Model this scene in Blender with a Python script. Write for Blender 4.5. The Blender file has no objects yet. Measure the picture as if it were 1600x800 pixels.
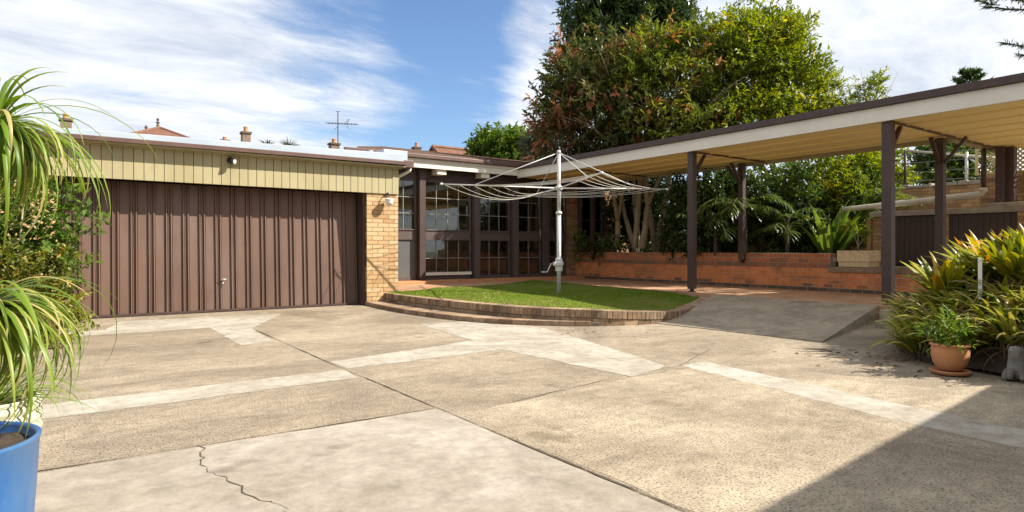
import bpy, bmesh, math, random
import numpy as np
from mathutils import Vector, Matrix
R = math.radians
rnd = random.Random(7)
S = bpy.context.scene
COL = S.collection
WL = {}                     # world location of each object's thing

# ------------------------------------------------------------------ naming / parenting helpers
def tag(o, label=None, cat=None, group=None, kind=None):
    if label: o['label'] = label
    if cat: o['category'] = cat
    if group: o['group'] = group
    if kind: o['kind'] = kind
    return o

def thing(name, loc, label, cat, group=None):
    o = bpy.data.objects.new(name, None)
    o.empty_display_size = .2
    COL.objects.link(o)
    o.location = loc
    WL[o] = np.array(loc, float)
    return tag(o, label, cat, group)

def copy_tree(o, loc, label=None, rotz=None, scale=None):
    def cp(a, parent):
        c = a.copy(); COL.objects.link(c)
        if parent: c.parent = parent
        for ch in a.children: cp(ch, c)
        return c
    c = cp(o, None)
    c.location = loc
    if rotz is not None: c.rotation_euler.z = rotz
    if scale is not None: c.scale = (scale,)*3
    if label: c['label'] = label
    return c

class MB:
    def __init__(s): s.v=[]; s.f=[]; s.m=[]; s.a=[]
    def add(s, verts, faces, m=0, a=.5):
        n=len(s.v); s.v.extend([tuple(p) for p in verts]); s.a.extend([a]*len(verts))
        for f in faces: s.f.append(tuple(i+n for i in f)); s.m.append(m)
    def box(s,x0,y0,z0,x1,y1,z1,m=0,a=.5):
        s.add([(x0,y0,z0),(x1,y0,z0),(x1,y1,z0),(x0,y1,z0),(x0,y0,z1),(x1,y0,z1),(x1,y1,z1),(x0,y1,z1)],
              [(0,3,2,1),(4,5,6,7),(0,1,5,4),(1,2,6,5),(2,3,7,6),(3,0,4,7)],m,a)
    def obox(s,c,ex,ey,ez,m=0,a=.5):
        c,ex,ey,ez=[np.array(q,float) for q in (c,ex,ey,ez)]
        P=[c+i*ex+j*ey+k*ez for k in(-1,1) for (i,j) in((-1,-1),(1,-1),(1,1),(-1,1))]
        s.add(P,[(0,3,2,1),(4,5,6,7),(0,1,5,4),(1,2,6,5),(2,3,7,6),(3,0,4,7)],m,a)
    def beam(s,p,q,w,h,m=0,a=.5,up=(0,0,1)):
        p=np.array(p,float);q=np.array(q,float);d=q-p;L=np.linalg.norm(d);d/=L
        sd=np.cross(d,np.array(up,float))
        if np.linalg.norm(sd)<1e-4: sd=np.cross(d,(0,1,0))
        sd/=np.linalg.norm(sd);u=np.cross(sd,d)
        s.obox((p+q)/2,d*L/2,sd*w/2,u*h/2,m,a)
    def prism(s,poly,z0,z1,m=0,a=.5):
        n=len(poly)
        s.add([(x,y,z0) for x,y in poly]+[(x,y,z1) for x,y in poly],
              [tuple(range(n-1,-1,-1)),tuple(range(n,2*n))]+[(i,(i+1)%n,n+(i+1)%n,n+i) for i in range(n)],m,a)
    def tube(s,pts,rad,n=8,m=0,a=.5,cap=True):
        pts=[np.array(p,float) for p in pts]
        if not hasattr(rad,'__len__'): rad=[rad]*len(pts)
        V=[];F=[];u=None
        for i,p in enumerate(pts):
            d=pts[min(i+1,len(pts)-1)]-pts[max(i-1,0)];d/=max(np.linalg.norm(d),1e-9)
            if u is None:
                u=np.cross(d,(0,0,1.)) 
                if np.linalg.norm(u)<.1: u=np.cross(d,(1.,0,0))
            u=u-d*np.dot(u,d);u/=np.linalg.norm(u);w=np.cross(d,u)
            for k in range(n):
                t=2*math.pi*k/n;V.append(p+rad[i]*(math.cos(t)*u+math.sin(t)*w))
        for i in range(len(pts)-1):
            for k in range(n): F.append((i*n+k,i*n+(k+1)%n,(i+1)*n+(k+1)%n,(i+1)*n+k))
        if cap: F+= [tuple(range(n-1,-1,-1)),tuple(range((len(pts)-1)*n,len(pts)*n))]
        s.add(V,F,m,a)
    def lathe(s,c,prof,n=24,m=0,a=.5):
        V=[];F=[]
        for r,z in prof:
            for k in range(n):
                t=2*math.pi*k/n;V.append((c[0]+r*math.cos(t),c[1]+r*math.sin(t),c[2]+z))
        for i in range(len(prof)-1):
            for k in range(n): F.append((i*n+k,i*n+(k+1)%n,(i+1)*n+(k+1)%n,(i+1)*n+k))
        F+= [tuple(range(n-1,-1,-1)),tuple(range((len(prof)-1)*n,len(prof)*n))]
        s.add(V,F,m,a)
    def build(s,name,mats,parent=None,smooth=False,bevel=0):
        if not isinstance(mats,(list,tuple)): mats=[mats]
        V=np.array(s.v,float)
        if parent is not None: org=WL[parent]
        else: org=np.array([(V[:,0].min()+V[:,0].max())/2,(V[:,1].min()+V[:,1].max())/2,V[:,2].min()])
        me=bpy.data.meshes.new(name); me.from_pydata((V-org).tolist(),[],s.f)
        for m in mats: me.materials.append(m)
        me.polygons.foreach_set('material_index',s.m)
        bm=bmesh.new(); bm.from_mesh(me); bmesh.ops.recalc_face_normals(bm,faces=bm.faces); bm.to_mesh(me); bm.free()
        at=me.attributes.new('v','FLOAT','POINT'); at.data.foreach_set('value',s.a)
        if smooth: me.polygons.foreach_set('use_smooth',[True]*len(s.f))
        me.update()
        return link(name,me,org,parent,bevel)

def link(name,me,org,parent=None,bevel=0):
    o=bpy.data.objects.new(name,me); COL.objects.link(o)
    if parent is not None: o.parent=parent
    else: o.location=org
    WL[o]=np.array(org,float)
    if bevel:
        b=o.modifiers.new('edge','BEVEL'); b.width=bevel; b.segments=2; b.limit_method='ANGLE'
    return o

def np_mesh(name,V,F,val,mat,parent=None):
    """V (n,3), F list of arrays (k,3 or 4)"""
    if parent is not None: org=WL[parent]
    else: org=np.array([(V[:,0].min()+V[:,0].max())/2,(V[:,1].min()+V[:,1].max())/2,V[:,2].min()])
    me=bpy.data.meshes.new(name)
    me.vertices.add(len(V)); me.vertices.foreach_set('co',(V-org).astype(np.float32).ravel())
    k=F.shape[1]; me.loops.add(F.size); me.loops.foreach_set('vertex_index',F.astype(np.int32).ravel())
    me.polygons.add(len(F)); me.polygons.foreach_set('loop_start',np.arange(0,F.size,k,dtype=np.int32))
    me.update(calc_edges=True)
    at=me.attributes.new('v','FLOAT','POINT'); at.data.foreach_set('value',val.astype(np.float32))
    me.materials.append(mat)
    return link(name,me,org,parent)

def unit(a): return a/np.maximum(np.linalg.norm(a,axis=-1,keepdims=True),1e-9)

def leaves(name,pos,dr,length,width,val,mat,parent=None,seed=0,fold=.25,curl=.15):
    """pointed folded leaves: base, two shoulders, tip"""
    g=np.random.default_rng(seed); n=len(pos); dr=unit(dr)
    side=unit(np.cross(dr,g.normal(0,.45,(n,3))+np.array([0,0,1.]))); nor=np.cross(side,dr)
    L=np.asarray(length).reshape(-1,1)*np.ones((n,1)); W=np.asarray(width).reshape(-1,1)*np.ones((n,1))
    mid=pos+dr*L*.45
    V=np.stack([pos,mid+side*W*.5+nor*W*fold,mid-side*W*.5+nor*W*fold,pos+dr*L-nor*L*curl],1).reshape(-1,3)
    i=np.arange(n)[:,None]*4
    F=np.concatenate([i+np.array([[0,1,3]]),i+np.array([[0,3,2]])])
    return np_mesh(name,V,F,np.repeat(np.clip(val,0,1),4),mat,parent)

def straps(name,pos,az,el,length,width,droop,val,mat,parent=None,seg=6,fold=.25,pw=1.3,taper=1.,vtip=0.):
    """long arching blades with a V fold; arrays of n"""
    n=len(pos); L=np.ones(n)*length; W=np.ones(n)*width; D=np.ones(n)*droop
    p=np.array(pos,float).copy(); V=[];val2=[]
    hx=np.stack([np.cos(az),np.sin(az),np.zeros(n)],1); sd=np.stack([-np.sin(az),np.cos(az),np.zeros(n)],1)
    for s in range(seg+1):
        t=s/seg; e=el-D*t**pw
        d=hx*np.cos(e)[:,None]+np.array([0,0,1.])*np.sin(e)[:,None]
        nr=np.cross(d,sd); nr=-nr
        w=W*(0.55+.45*math.sin(min(1,t*2.2)*math.pi/2))*(1-t**(2.2))**taper+.0006
        V+= [p+sd*w[:,None]*.5-np.cross(sd,d)*(-w[:,None]*fold), p, p-sd*w[:,None]*.5-np.cross(sd,d)*(-w[:,None]*fold)]
        val2+=[val+vtip*t]*3
        p=p+d*(L/seg)[:,None]
    V=np.stack(V,1).reshape(-1,3); val2=np.stack(val2,1).reshape(-1)
    q=[]
    for s in range(seg):
        b=s*3; q+=[[b,b+1,b+4,b+3],[b+1,b+2,b+5,b+4]]
    q=np.array(q); F=(np.arange(n)*(3*(seg+1)))[:,None,None]+q[None]
    return np_mesh(name,V,F.reshape(-1,4),np.clip(val2,0,1),mat,parent)

# ------------------------------------------------------------------ materials
def nodes(name):
    m=bpy.data.materials.new(name); m.use_nodes=True; t=m.node_tree
    return m,t,t.nodes,t.links,t.nodes['Principled BSDF']
def ramp(N,stops,interp='LINEAR'):
    r=N.new('ShaderNodeValToRGB'); r.color_ramp.interpolation=interp
    e=r.color_ramp.elements
    while len(e)<len(stops): e.new(.5)
    for k,(p,c) in enumerate(stops):
        e[k].position=p; e[k].color=(*c,1) if len(c)==3 else c
    return r
def noise(N,L,scale,detail=4,rough=.6,vec=None,dist=0):
    n=N.new('ShaderNodeTexNoise'); n.inputs['Scale'].default_value=scale; n.inputs['Detail'].default_value=detail
    n.inputs['Roughness'].default_value=rough; n.inputs['Distortion'].default_value=dist
    if vec: L.new(vec,n.inputs['Vector'])
    return n
def geo(N,L,scale=(1,1,1)):
    g=N.new('ShaderNodeNewGeometry')
    if scale==(1,1,1): return g.outputs['Position']
    m=N.new('ShaderNodeMapping'); m.inputs['Scale'].default_value=scale; L.new(g.outputs['Position'],m.inputs['Vector']); return m.outputs[0]
def mixc(N,L,fac,a,b,mode='MIX'):
    m=N.new('ShaderNodeMix'); m.data_type='RGBA'; m.blend_type=mode
    for sock,val in ((m.inputs[0],fac),(m.inputs[6],a),(m.inputs[7],b)):
        if hasattr(val,'links') or hasattr(val,'is_linked'): L.new(val,sock)
        elif isinstance(val,(int,float)): sock.default_value=val
        else: sock.default_value=(*val,1)
    return m.outputs[2]
def bump(N,L,bs,h,strength=.3,dist=.01):
    b=N.new('ShaderNodeBump'); b.inputs['Strength'].default_value=strength; b.inputs['Distance'].default_value=dist
    L.new(h,b.inputs['Height']); L.new(b.outputs[0],bs.inputs['Normal'])

def plain(name,c1,c2=None,scale=3,rough=.6,bs_=.15,bscale=60,metal=0,stretch=(1,1,1),spec=.4,grime=None,gscale=1.2):
    m,t,N,L,B=nodes(name); c2=c2 or tuple(x*.8 for x in c1)
    p=geo(N,L,stretch); n=noise(N,L,scale,6,.65,p)
    r=ramp(N,[(.3,c2),(.7,c1)]); L.new(n.outputs[0],r.inputs[0]); c=r.outputs[0]
    if grime:
        n3=noise(N,L,gscale,7,.7,p); r3=ramp(N,[(.5,(0,0,0)),(.72,(1,1,1))]); L.new(n3.outputs[0],r3.inputs[0])
        c=mixc(N,L,r3.outputs[0],c,grime)
    L.new(c,B.inputs['Base Color'])
    B.inputs['Roughness'].default_value=rough; B.inputs['Metallic'].default_value=metal; B.inputs['Specular IOR Level'].default_value=spec
    n2=noise(N,L,bscale,4,.6,p); bump(N,L,B,n2.outputs[0],bs_,.01)
    return m
def attr_mat(name,stops,rough=.8,scale=25,var=.35,bs_=.4,bscale=80,spec=.25,stain=None):
    """colour by the per-brick value v, mottled"""
    m,t,N,L,B=nodes(name)
    a=N.new('ShaderNodeAttribute'); a.attribute_name='v'
    r=ramp(N,stops); L.new(a.outputs['Fac'],r.inputs[0])
    p=geo(N,L); n=noise(N,L,scale,6,.7,p)
    r2=ramp(N,[(.25,(1-var,)*3),(.75,(1+var*.35,)*3)]); L.new(n.outputs[0],r2.inputs[0])
    c=mixc(N,L,1.,r.outputs[0],r2.outputs[0],'MULTIPLY')
    if stain:
        n3=noise(N,L,1.6,6,.7,p); r3=ramp(N,[(.48,(0,0,0)),(.7,(.8,)*3)]); L.new(n3.outputs[0],r3.inputs[0])
        c=mixc(N,L,r3.outputs[0],c,stain)
    L.new(c,B.inputs['Base Color']); B.inputs['Roughness'].default_value=rough; B.inputs['Specular IOR Level'].default_value=spec
    n2=noise(N,L,bscale,4,.7,p); bump(N,L,B,n2.outputs[0],bs_,.006)
    return m
def leafmat(name,stops,rough=.42,trans=.3,spec=.35):
    m,t,N,L,B=nodes(name)
    a=N.new('ShaderNodeAttribute'); a.attribute_name='v'
    r=ramp(N,stops); L.new(a.outputs['Fac'],r.inputs[0])
    L.new(r.outputs[0],B.inputs['Base Color']); B.inputs['Roughness'].default_value=rough; B.inputs['Specular IOR Level'].default_value=spec
    tr=N.new('ShaderNodeBsdfTranslucent'); h=N.new('ShaderNodeHueSaturation'); h.inputs['Saturation'].default_value=1.1; h.inputs['Value'].default_value=1.5
    L.new(r.outputs[0],h.inputs['Color']); L.new(h.outputs[0],tr.inputs['Color'])
    mx=N.new('ShaderNodeMixShader'); mx.inputs[0].default_value=trans
    L.new(B.outputs[0],mx.inputs[1]); L.new(tr.outputs[0],mx.inputs[2]); L.new(mx.outputs[0],N['Material Output'].inputs['Surface'])
    return m
def glassmat(name,tint,ref=1.0):
    m,t,N,L,B=nodes(name); N.remove(B)
    tr=N.new('ShaderNodeBsdfTransparent'); tr.inputs[0].default_value=(*tint,1)
    gl=N.new('ShaderNodeBsdfGlossy'); gl.inputs['Roughness'].default_value=.02; gl.inputs[0].default_value=(.9,.9,.9,1)
    p=geo(N,L); n=noise(N,L,1.3,2,.5,p); b=N.new('ShaderNodeBump'); b.inputs['Strength'].default_value=.03; L.new(n.outputs[0],b.inputs['Height']); L.new(b.outputs[0],gl.inputs['Normal'])
    fr=N.new('ShaderNodeFresnel'); fr.inputs[0].default_value=1.5
    mt=N.new('ShaderNodeMath'); mt.operation='MULTIPLY'; mt.inputs[1].default_value=ref; mt.use_clamp=True; L.new(fr.outputs[0],mt.inputs[0])
    mx=N.new('ShaderNodeMixShader'); L.new(mt.outputs[0],mx.inputs[0]); L.new(tr.outputs[0],mx.inputs[1]); L.new(gl.outputs[0],mx.inputs[2])
    L.new(mx.outputs[0],N['Material Output'].inputs['Surface'])
    return m

def aggregate(name,light,dark,speck,stainc,blotch=.55,spk=1.0,rough=.85,seed=0.):
    m,t,N,L,B=nodes(name)
    g=N.new('ShaderNodeNewGeometry'); mp=N.new('ShaderNodeMapping'); mp.inputs['Location'].default_value=(seed,seed*.7,0); L.new(g.outputs['Position'],mp.inputs['Vector']); p=mp.outputs[0]
    n1=noise(N,L,blotch,8,.62,p,1.2); r1=ramp(N,[(.36,dark),(.60,light)]); L.new(n1.outputs[0],r1.inputs[0])
    mp2=N.new('ShaderNodeMapping'); mp2.inputs['Scale'].default_value=(.6,1.7,1); L.new(p,mp2.inputs['Vector'])
    n5=noise(N,L,1.1,7,.7,mp2.outputs[0],.8); r5=ramp(N,[(.46,(0,0,0)),(.72,(.75,)*3)]); L.new(n5.outputs[0],r5.inputs[0])
    c=mixc(N,L,r5.outputs[0],r1.outputs[0],stainc)
    n6=noise(N,L,9,6,.75,p); r6=ramp(N,[(.3,(.68,)*3),(.7,(1.18,)*3)]); L.new(n6.outputs[0],r6.inputs[0])
    c=mixc(N,L,1.,c,r6.outputs[0],'MULTIPLY')
    n7=noise(N,L,1.7,3,.5,p,.3); r7=ramp(N,[(.66,(1,)*3),(.73,(.66,.64,.62))]); L.new(n7.outputs[0],r7.inputs[0]); c=mixc(N,L,1.,c,r7.outputs[0],'MULTIPLY')
    n2=noise(N,L,70,3,.7,p); r2=ramp(N,[(.38,(1,)*3),(.47,(0,)*3)]); L.new(n2.outputs[0],r2.inputs[0])
    mt=N.new('ShaderNodeMath'); mt.operation='MULTIPLY'; mt.inputs[1].default_value=.75*spk; L.new(r2.outputs[0],mt.inputs[0])
    c=mixc(N,L,mt.outputs[0],c,speck)
    n3=noise(N,L,110,2,.6,p); r3=ramp(N,[(.6,(0,)*3),(.72,(1,)*3)]); L.new(n3.outputs[0],r3.inputs[0])
    mt2=N.new('ShaderNodeMath'); mt2.operation='MULTIPLY'; mt2.inputs[1].default_value=.5*spk; L.new(r3.outputs[0],mt2.inputs[0])
    c=mixc(N,L,mt2.outputs[0],c,tuple(min(1,x*1.6) for x in light))
    L.new(c,B.inputs['Base Color']); B.inputs['Roughness'].default_value=rough; B.inputs['Specular IOR Level'].default_value=.2
    bump(N,L,B,n2.outputs[0],.5*spk+.1,.006)
    return m

M={}
M['drive']=aggregate('exposed aggregate concrete',(.405,.33,.235),(.24,.19,.133),(.07,.053,.038),(.16,.127,.093),.4,1.35)
M['bay']=aggregate('pale exposed aggregate concrete',(.455,.378,.268),(.295,.235,.165),(.10,.075,.052),(.19,.15,.105),.5,1.2,.85,4.4)
M['smooth']=aggregate('smooth concrete',(.40,.345,.29),(.285,.238,.185),(.24,.2,.15),(.27,.225,.165),.75,.25,.7,3.1)
M['strip']=aggregate('pale cement strip',(.455,.415,.345),(.345,.30,.235),(.24,.20,.15),(.27,.225,.165),1.6,.35,.75,8.)
M['ramp']=aggregate('grey ramp concrete',(.385,.315,.225),(.28,.225,.165),(.13,.10,.075),(.18,.145,.11),1.2,.4,.8,5.)
M['joint']=plain('dark joint filler',(.11,.085,.055),(.05,.038,.026),9,.95)
M['ground']=plain('bare ground',(.12,.10,.06),(.07,.075,.04),.4,.95)
M['soil']=plain('dark garden soil',(.06,.042,.028),(.03,.02,.014),14,.95,.8,30)
M['mortar']=plain('mortar',(.46,.38,.28),(.34,.28,.2),8,.9,.4,60)
M['mortar_dark']=plain('grey mortar',(.20,.16,.12),(.13,.10,.075),8,.9,.4,60)
M['buff']=attr_mat('buff brick',[(0,(.42,.25,.115)),(.5,(.53,.345,.17)),(1,(.58,.41,.23))],.85,22,.3)
M['kerbbrick']=attr_mat('weathered brown brick',[(0,(.22,.14,.085)),(.5,(.36,.24,.145)),(1,(.45,.32,.21))],.9,18,.5,.6,60,.2,(.10,.085,.06))
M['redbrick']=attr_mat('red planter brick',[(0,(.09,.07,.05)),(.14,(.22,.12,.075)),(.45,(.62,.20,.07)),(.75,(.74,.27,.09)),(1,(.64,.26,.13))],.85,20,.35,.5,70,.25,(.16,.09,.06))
M['wallbrick']=attr_mat('brown boundary brick',[(0,(.28,.16,.075)),(.5,(.41,.25,.12)),(1,(.50,.32,.16))],.9,18,.4)
M['cement']=plain('grey cement capping',(.36,.32,.26),(.22,.19,.15),5,.9,.5,25)
M['door']=plain('brown painted steel',(.150,.087,.060),(.105,.060,.043),1.1,.5,.06,40,0,(1,1,.35),.4,(.17,.115,.09),.9)
M['brown']=plain('dark brown paint',(.075,.045,.037),(.05,.03,.026),4,.5,.1)
M['brown2']=plain('brown gutter paint',(.13,.075,.058),(.09,.05,.04),3,.45,.05)
M['purple']=plain('brown grey post paint',(.105,.075,.066),(.08,.056,.05),4,.5,.1)
M['cream']=plain('cream cladding paint',(.385,.335,.19),(.335,.287,.157),2,.55,.06,30,0,(1,1,.4),.35,(.30,.25,.13),1.5)
M['white']=plain('off white paint',(.74,.69,.59),(.66,.61,.51),1.5,.5,.05)
M['whitecream']=plain('cream fascia paint',(.75,.71,.60),(.68,.63,.50),2,.5,.05)
M['ceil']=plain('yellow ceiling sheet',(.94,.77,.37),(.92,.73,.32),1,.55,.03)
M['zinc']=plain('pale metal capping',(.42,.47,.52),(.35,.40,.45),2,.4,.03,20,.0)
M['galv']=plain('weathered galvanised steel',(.68,.67,.63),(.52,.51,.48),14,.45,.1,60,.1)
M['wire']=plain('plastic coated line',(.62,.58,.50),(.5,.46,.38),8,.5)
M['grey']=plain('dark grey panel',(.105,.105,.105),(.085,.083,.082),3,.5,.05)
M['muntin']=plain('pale glazing bar',(.27,.25,.23),(.20,.185,.17),5,.5)
M['glass']=glassmat('window glass',(.80,.83,.80),1.9)
M['inbrick']=attr_mat('interior brick',[(0,(.22,.14,.07)),(1,(.34,.22,.11))],.85)
M['darkin']=plain('dark interior',(.10,.085,.07),(.07,.06,.05),2,.8)
M['tile']=plain('brown roof tile',(.15,.085,.062),(.09,.052,.04),6,.75,.5,12)
M['rooftile']=attr_mat('terracotta roof tile',[(0,(.14,.065,.042)),(1,(.22,.11,.072))],.85,3,.35,.8,14)
M['chim']=attr_mat('sooty chimney brick',[(0,(.12,.095,.075)),(1,(.30,.22,.16))],.9,6,.5)
M['terracotta']=plain('terracotta',(.50,.235,.105),(.42,.185,.08),6,.7,.1,50,0,(1,1,1),.3,(.46,.26,.15),5)
M['blueglaze']=plain('blue glaze',(.010,.105,.34),(.006,.065,.25),3,.34,.08,14,0,(1,1,.3),.3,(.07,.14,.24),2.2)
M['potcream']=plain('cream ribbed pot',(.50,.49,.36),(.38,.38,.26),10,.7)
M['stone']=plain('grey stone',(.25,.235,.21),(.12,.115,.10),14,.9,.6,40)
M['bark']=plain('pale mottled bark',(.46,.37,.24),(.27,.21,.13),9,.9,.7,25,0,(1,1,.4),.2,(.20,.20,.10),3)
M['barkdark']=plain('dark bark',(.10,.075,.05),(.05,.038,.027),9,.9,.8,25,0,(1,1,.4))
M['twig']=plain('pale twig',(.38,.32,.22),(.28,.22,.14),9,.8)
M['timber']=plain('dark timber door',(.07,.043,.034),(.042,.027,.022),3,.6,.2,12,0,(8,8,.6))
M['lattice']=plain('yellow lattice paint',(.66,.54,.24),(.56,.45,.18),4,.6)
M['pvc']=plain('off white pipe',(.58,.53,.42),(.46,.41,.31),5,.5)
M['sandstone']=attr_mat('sandstone block',[(0,(.66,.49,.27)),(1,(.76,.60,.36))],.9,14,.3)
M['black']=plain('black plastic',(.02,.02,.022),None,5,.35)
M['whitep']=plain('white plastic',(.75,.74,.70),None,5,.4)
M['chrome']=plain('worn chrome',(.55,.5,.45),None,8,.3,.05,40,.8)
M['paver']=None
def paver():
    m,t,N,L,B=nodes('red clay paving')
    p=geo(N,L); b=N.new('ShaderNodeTexBrick'); L.new(p,b.inputs['Vector'])
    b.inputs['Scale'].default_value=1; b.inputs['Brick Width'].default_value=.3; b.inputs['Row Height'].default_value=.3; b.offset=0
    b.inputs['Mortar Size'].default_value=.006
    b.inputs['Color1'].default_value=(.46,.24,.13,1); b.inputs['Color2'].default_value=(.54,.32,.18,1); b.inputs['Mortar'].default_value=(.22,.14,.09,1)
    n=noise(N,L,2.5,7,.7,p); r=ramp(N,[(.3,(.6,)*3),(.7,(1.1,)*3)]); L.new(n.outputs[0],r.inputs[0])
    L.new(mixc(N,L,1.,b.outputs[0],r.outputs[0],'MULTIPLY'),B.inputs['Base Color']); B.inputs['Roughness'].default_value=.75
    bump(N,L,B,b.outputs['Fac'],-.3,.004)
    return m
M['paver']=paver()
M['grass']=leafmat('lawn grass',[(0,(.12,.19,.024)),(.5,(.20,.295,.042)),(.85,(.32,.35,.09)),(1,(.38,.33,.14))],.6,.4,.15)
M['l_dark']=leafmat('dark glossy leaf',[(0,(.03,.056,.016)),(.6,(.06,.10,.026)),(1,(.13,.16,.04))],.27,.2,.5)
M['l_red']=leafmat('green and bronze leaf',[(0,(.05,.07,.014)),(.4,(.12,.15,.022)),(.70,(.23,.245,.03)),(.78,(.20,.12,.04)),(.9,(.34,.14,.05)),(1,(.46,.21,.07))],.38,.35)
M['l_bronze']=leafmat('bronze purple leaf',[(0,(.055,.075,.02)),(.45,(.11,.13,.032)),(.68,(.16,.11,.045)),(.85,(.27,.10,.05)),(1,(.48,.20,.09))],.38,.28)
M['l_yel']=leafmat('yellow green leaf',[(0,(.08,.11,.012)),(.5,(.18,.225,.022)),(.85,(.30,.30,.03)),(1,(.46,.38,.045))],.42,.42)
M['l_mid']=leafmat('mid green leaf',[(0,(.045,.08,.014)),(.5,(.10,.155,.026)),(1,(.24,.26,.05))],.28,.28,.5)
M['l_fresh']=leafmat('fresh green leaf',[(0,(.05,.09,.012)),(.5,(.10,.165,.022)),(1,(.19,.24,.04))],.4,.35)
M['l_olive']=leafmat('grey olive leaf',[(0,(.08,.095,.05)),(.6,(.14,.15,.085)),(1,(.22,.22,.13))],.5,.25)
M['l_gold']=leafmat('golden shrub leaf',[(0,(.06,.075,.014)),(.45,(.15,.17,.025)),(.8,(.30,.26,.035)),(1,(.36,.20,.05))],.42,.3)
M['l_pony']=leafmat('ponytail blade',[(0,(.06,.125,.012)),(.5,(.14,.22,.022)),(.85,(.27,.31,.05)),(1,(.42,.34,.14))],.4,.35)
M['l_strap']=leafmat('strap leaf',[(0,(.035,.07,.012)),(.35,(.10,.145,.02)),(.65,(.26,.26,.032)),(.9,(.42,.36,.07)),(1,(.30,.21,.11))],.35,.25)
M['l_brom']=leafmat('bromeliad leaf',[(0,(.035,.06,.012)),(.4,(.13,.16,.02)),(.65,(.36,.34,.03)),(.85,(.50,.30,.04)),(1,(.52,.13,.03))],.35,.3)
M['l_dead']=leafmat('dry leaf',[(0,(.10,.065,.035)),(1,(.28,.20,.12))],.8,.2)
M['flower']=leafmat('white pink petal',[(0,(.75,.6,.55)),(1,(.8,.75,.68))],.5,.3)

# ------------------------------------------------------------------ brickwork in real geometry
def bricks(mb,o,u,length,nrm,z0,z1,thick,bl=.24,bh=.086,j=.010,val=None,mi=(0,1),stag=True,proud=.004):
    """mortar core and one skin of bricks on the face at o + u*s looking along nrm"""
    o=np.array(o,float);u=np.array(u,float);n=np.array(nrm,float)
    core=o+u*length/2-n*(thick/2+proud); core[2]=(z0+z1)/2
    mb.obox(core,u*length/2,n*thick/2,(0,0,(z1-z0)/2),mi[1],.5)
    rows=max(1,round((z1-z0)/bh)); h=(z1-z0)/rows
    for r in range(rows):
        s=-(bl/2 if (stag and r%2) else 0.)
        while s<length-.01:
            a=max(0,s)+j/2; b=min(length,s+bl)-j/2; s+=bl
            if b-a<.02: continue
            c=o+u*((a+b)/2)-n*.02; c[2]=z0+h*(r+.5)
            v=val(r,rows) if val else rnd.random()
            c=c+n*rnd.uniform(-.0015,.0015)
            mb.obox(c,u*(b-a)/2,n*.02,(0,0,h/2-j/2),mi[0],v)

# ================================================================== GROUND
def sheet(name,poly,z,m,jit=0,step=.25,thick=.0):
    """flat surface; jit roughens its outline as poured or patched concrete"""
    P=[]
    if jit:
        for (a,b) in zip(poly,poly[1:]+poly[:1]):
            L=math.dist(a,b); k=max(1,int(L/step))
            for i in range(k):
                t=i/k; P.append((a[0]+(b[0]-a[0])*t+rnd.uniform(-jit,jit)*(i>0),a[1]+(b[1]-a[1])*t+rnd.uniform(-jit,jit)*(i>0)))
    else: P=list(poly)
    mb=MB()
    if thick: mb.prism(P,z-thick,z)
    else: mb.add([(x,y,z) for x,y in P],[tuple(range(len(P)))])
    return tag(mb.build(name,m),kind='structure')
g=MB(); g.add([(-250,-250,-.08),(250,-250,-.08),(250,250,-.08),(-250,250,-.08)],[(0,1,2,3)])
tag(g.build('ground',M['ground']),kind='structure')
sheet('driveway',[(-12,-8),(19,-8),(19,4.25),(10.72,4.25),(10.72,12.6),(-12,12.6)],0,M['drive'],thick=.06)  # unseen paving past the bed added to bounce sunlight onto the carport ceiling
sheet('concrete_slab',[(-9,-7),(2.155,-7),(2.155,3.93),(-9,4.08)],.002,M['smooth'],.008)
sheet('concrete_strip',[(-3,5.08),(2.14,5.28),(2.15,5.74),(-3,5.58)],.0022,M['strip'],.014,.09)
sheet('concrete_strip',[(2.2,5.74),(4.02,5.84),(4.10,3.92),(4.74,4.08),(5.12,5.3),(5.62,7.05),(5.36,7.75),(5.12,8.5),(4.40,8.52),(4.14,6.62),(2.2,6.2)],.0022,M['strip'],.016,.09)
sheet('concrete_strip',[(4.88,4.02),(5.26,4.04),(4.93,1.95),(4.55,-3),(4.05,-3),(4.47,1.95)],.0022,M['strip'],.014,.09)
sheet('concrete_strip',[(-.6,9.92),(1.76,9.9),(1.72,7.86),(2.13,8.0),(2.22,9.45),(3.15,11.3),(.78,11.6),(.52,10.45),(-.6,10.4)],.0022,M['strip'],.016,.09)
def ribbon(name,pts,w,z=.010,m='joint',j=0,step=.12):
    P=[]
    for (a,b) in zip(pts,pts[1:]):
        k=max(1,int(math.dist(a,b)/step))
        P+= [(a[0]+(b[0]-a[0])*i/k+rnd.uniform(-j,j),a[1]+(b[1]-a[1])*i/k+rnd.uniform(-j,j)) for i in range(k)]
    P.append(pts[-1]); mb=MB(); V=[]
    for i,p in enumerate(P):
        a=P[max(0,i-1)];b=P[min(len(P)-1,i+1)];d=(b[0]-a[0],b[1]-a[1]);L=math.hypot(*d) or 1
        ww=w*rnd.uniform(.3,1.25)*(1+.6*math.sin(i*.37))/2; V+= [(p[0]-d[1]/L*ww,p[1]+d[0]/L*ww,z),(p[0]+d[1]/L*ww,p[1]-d[0]/L*ww,z)]
    mb.add(V,[(2*i,2*i+1,2*i+3,2*i+2) for i in range(len(P)-1)])
    return tag(mb.build(name,M[m]),kind='structure')
sheet('concrete_bay',[(2.19,-7),(10.7,-7),(10.7,1.0),(6.0,2.2),(5.2,3.9),(4.0,3.9),(2.7,3.76),(2.19,3.74)],.0012,M['bay'],.03,.1)
ribbon('driveway_joint',[(2.22,9.3),(2.17,6),(2.18,-7)],.013,z=.004,j=.004)
ribbon('slab_joint',[(-3,4.05),(2.14,3.945)],.009,z=.004,j=.007)
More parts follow.
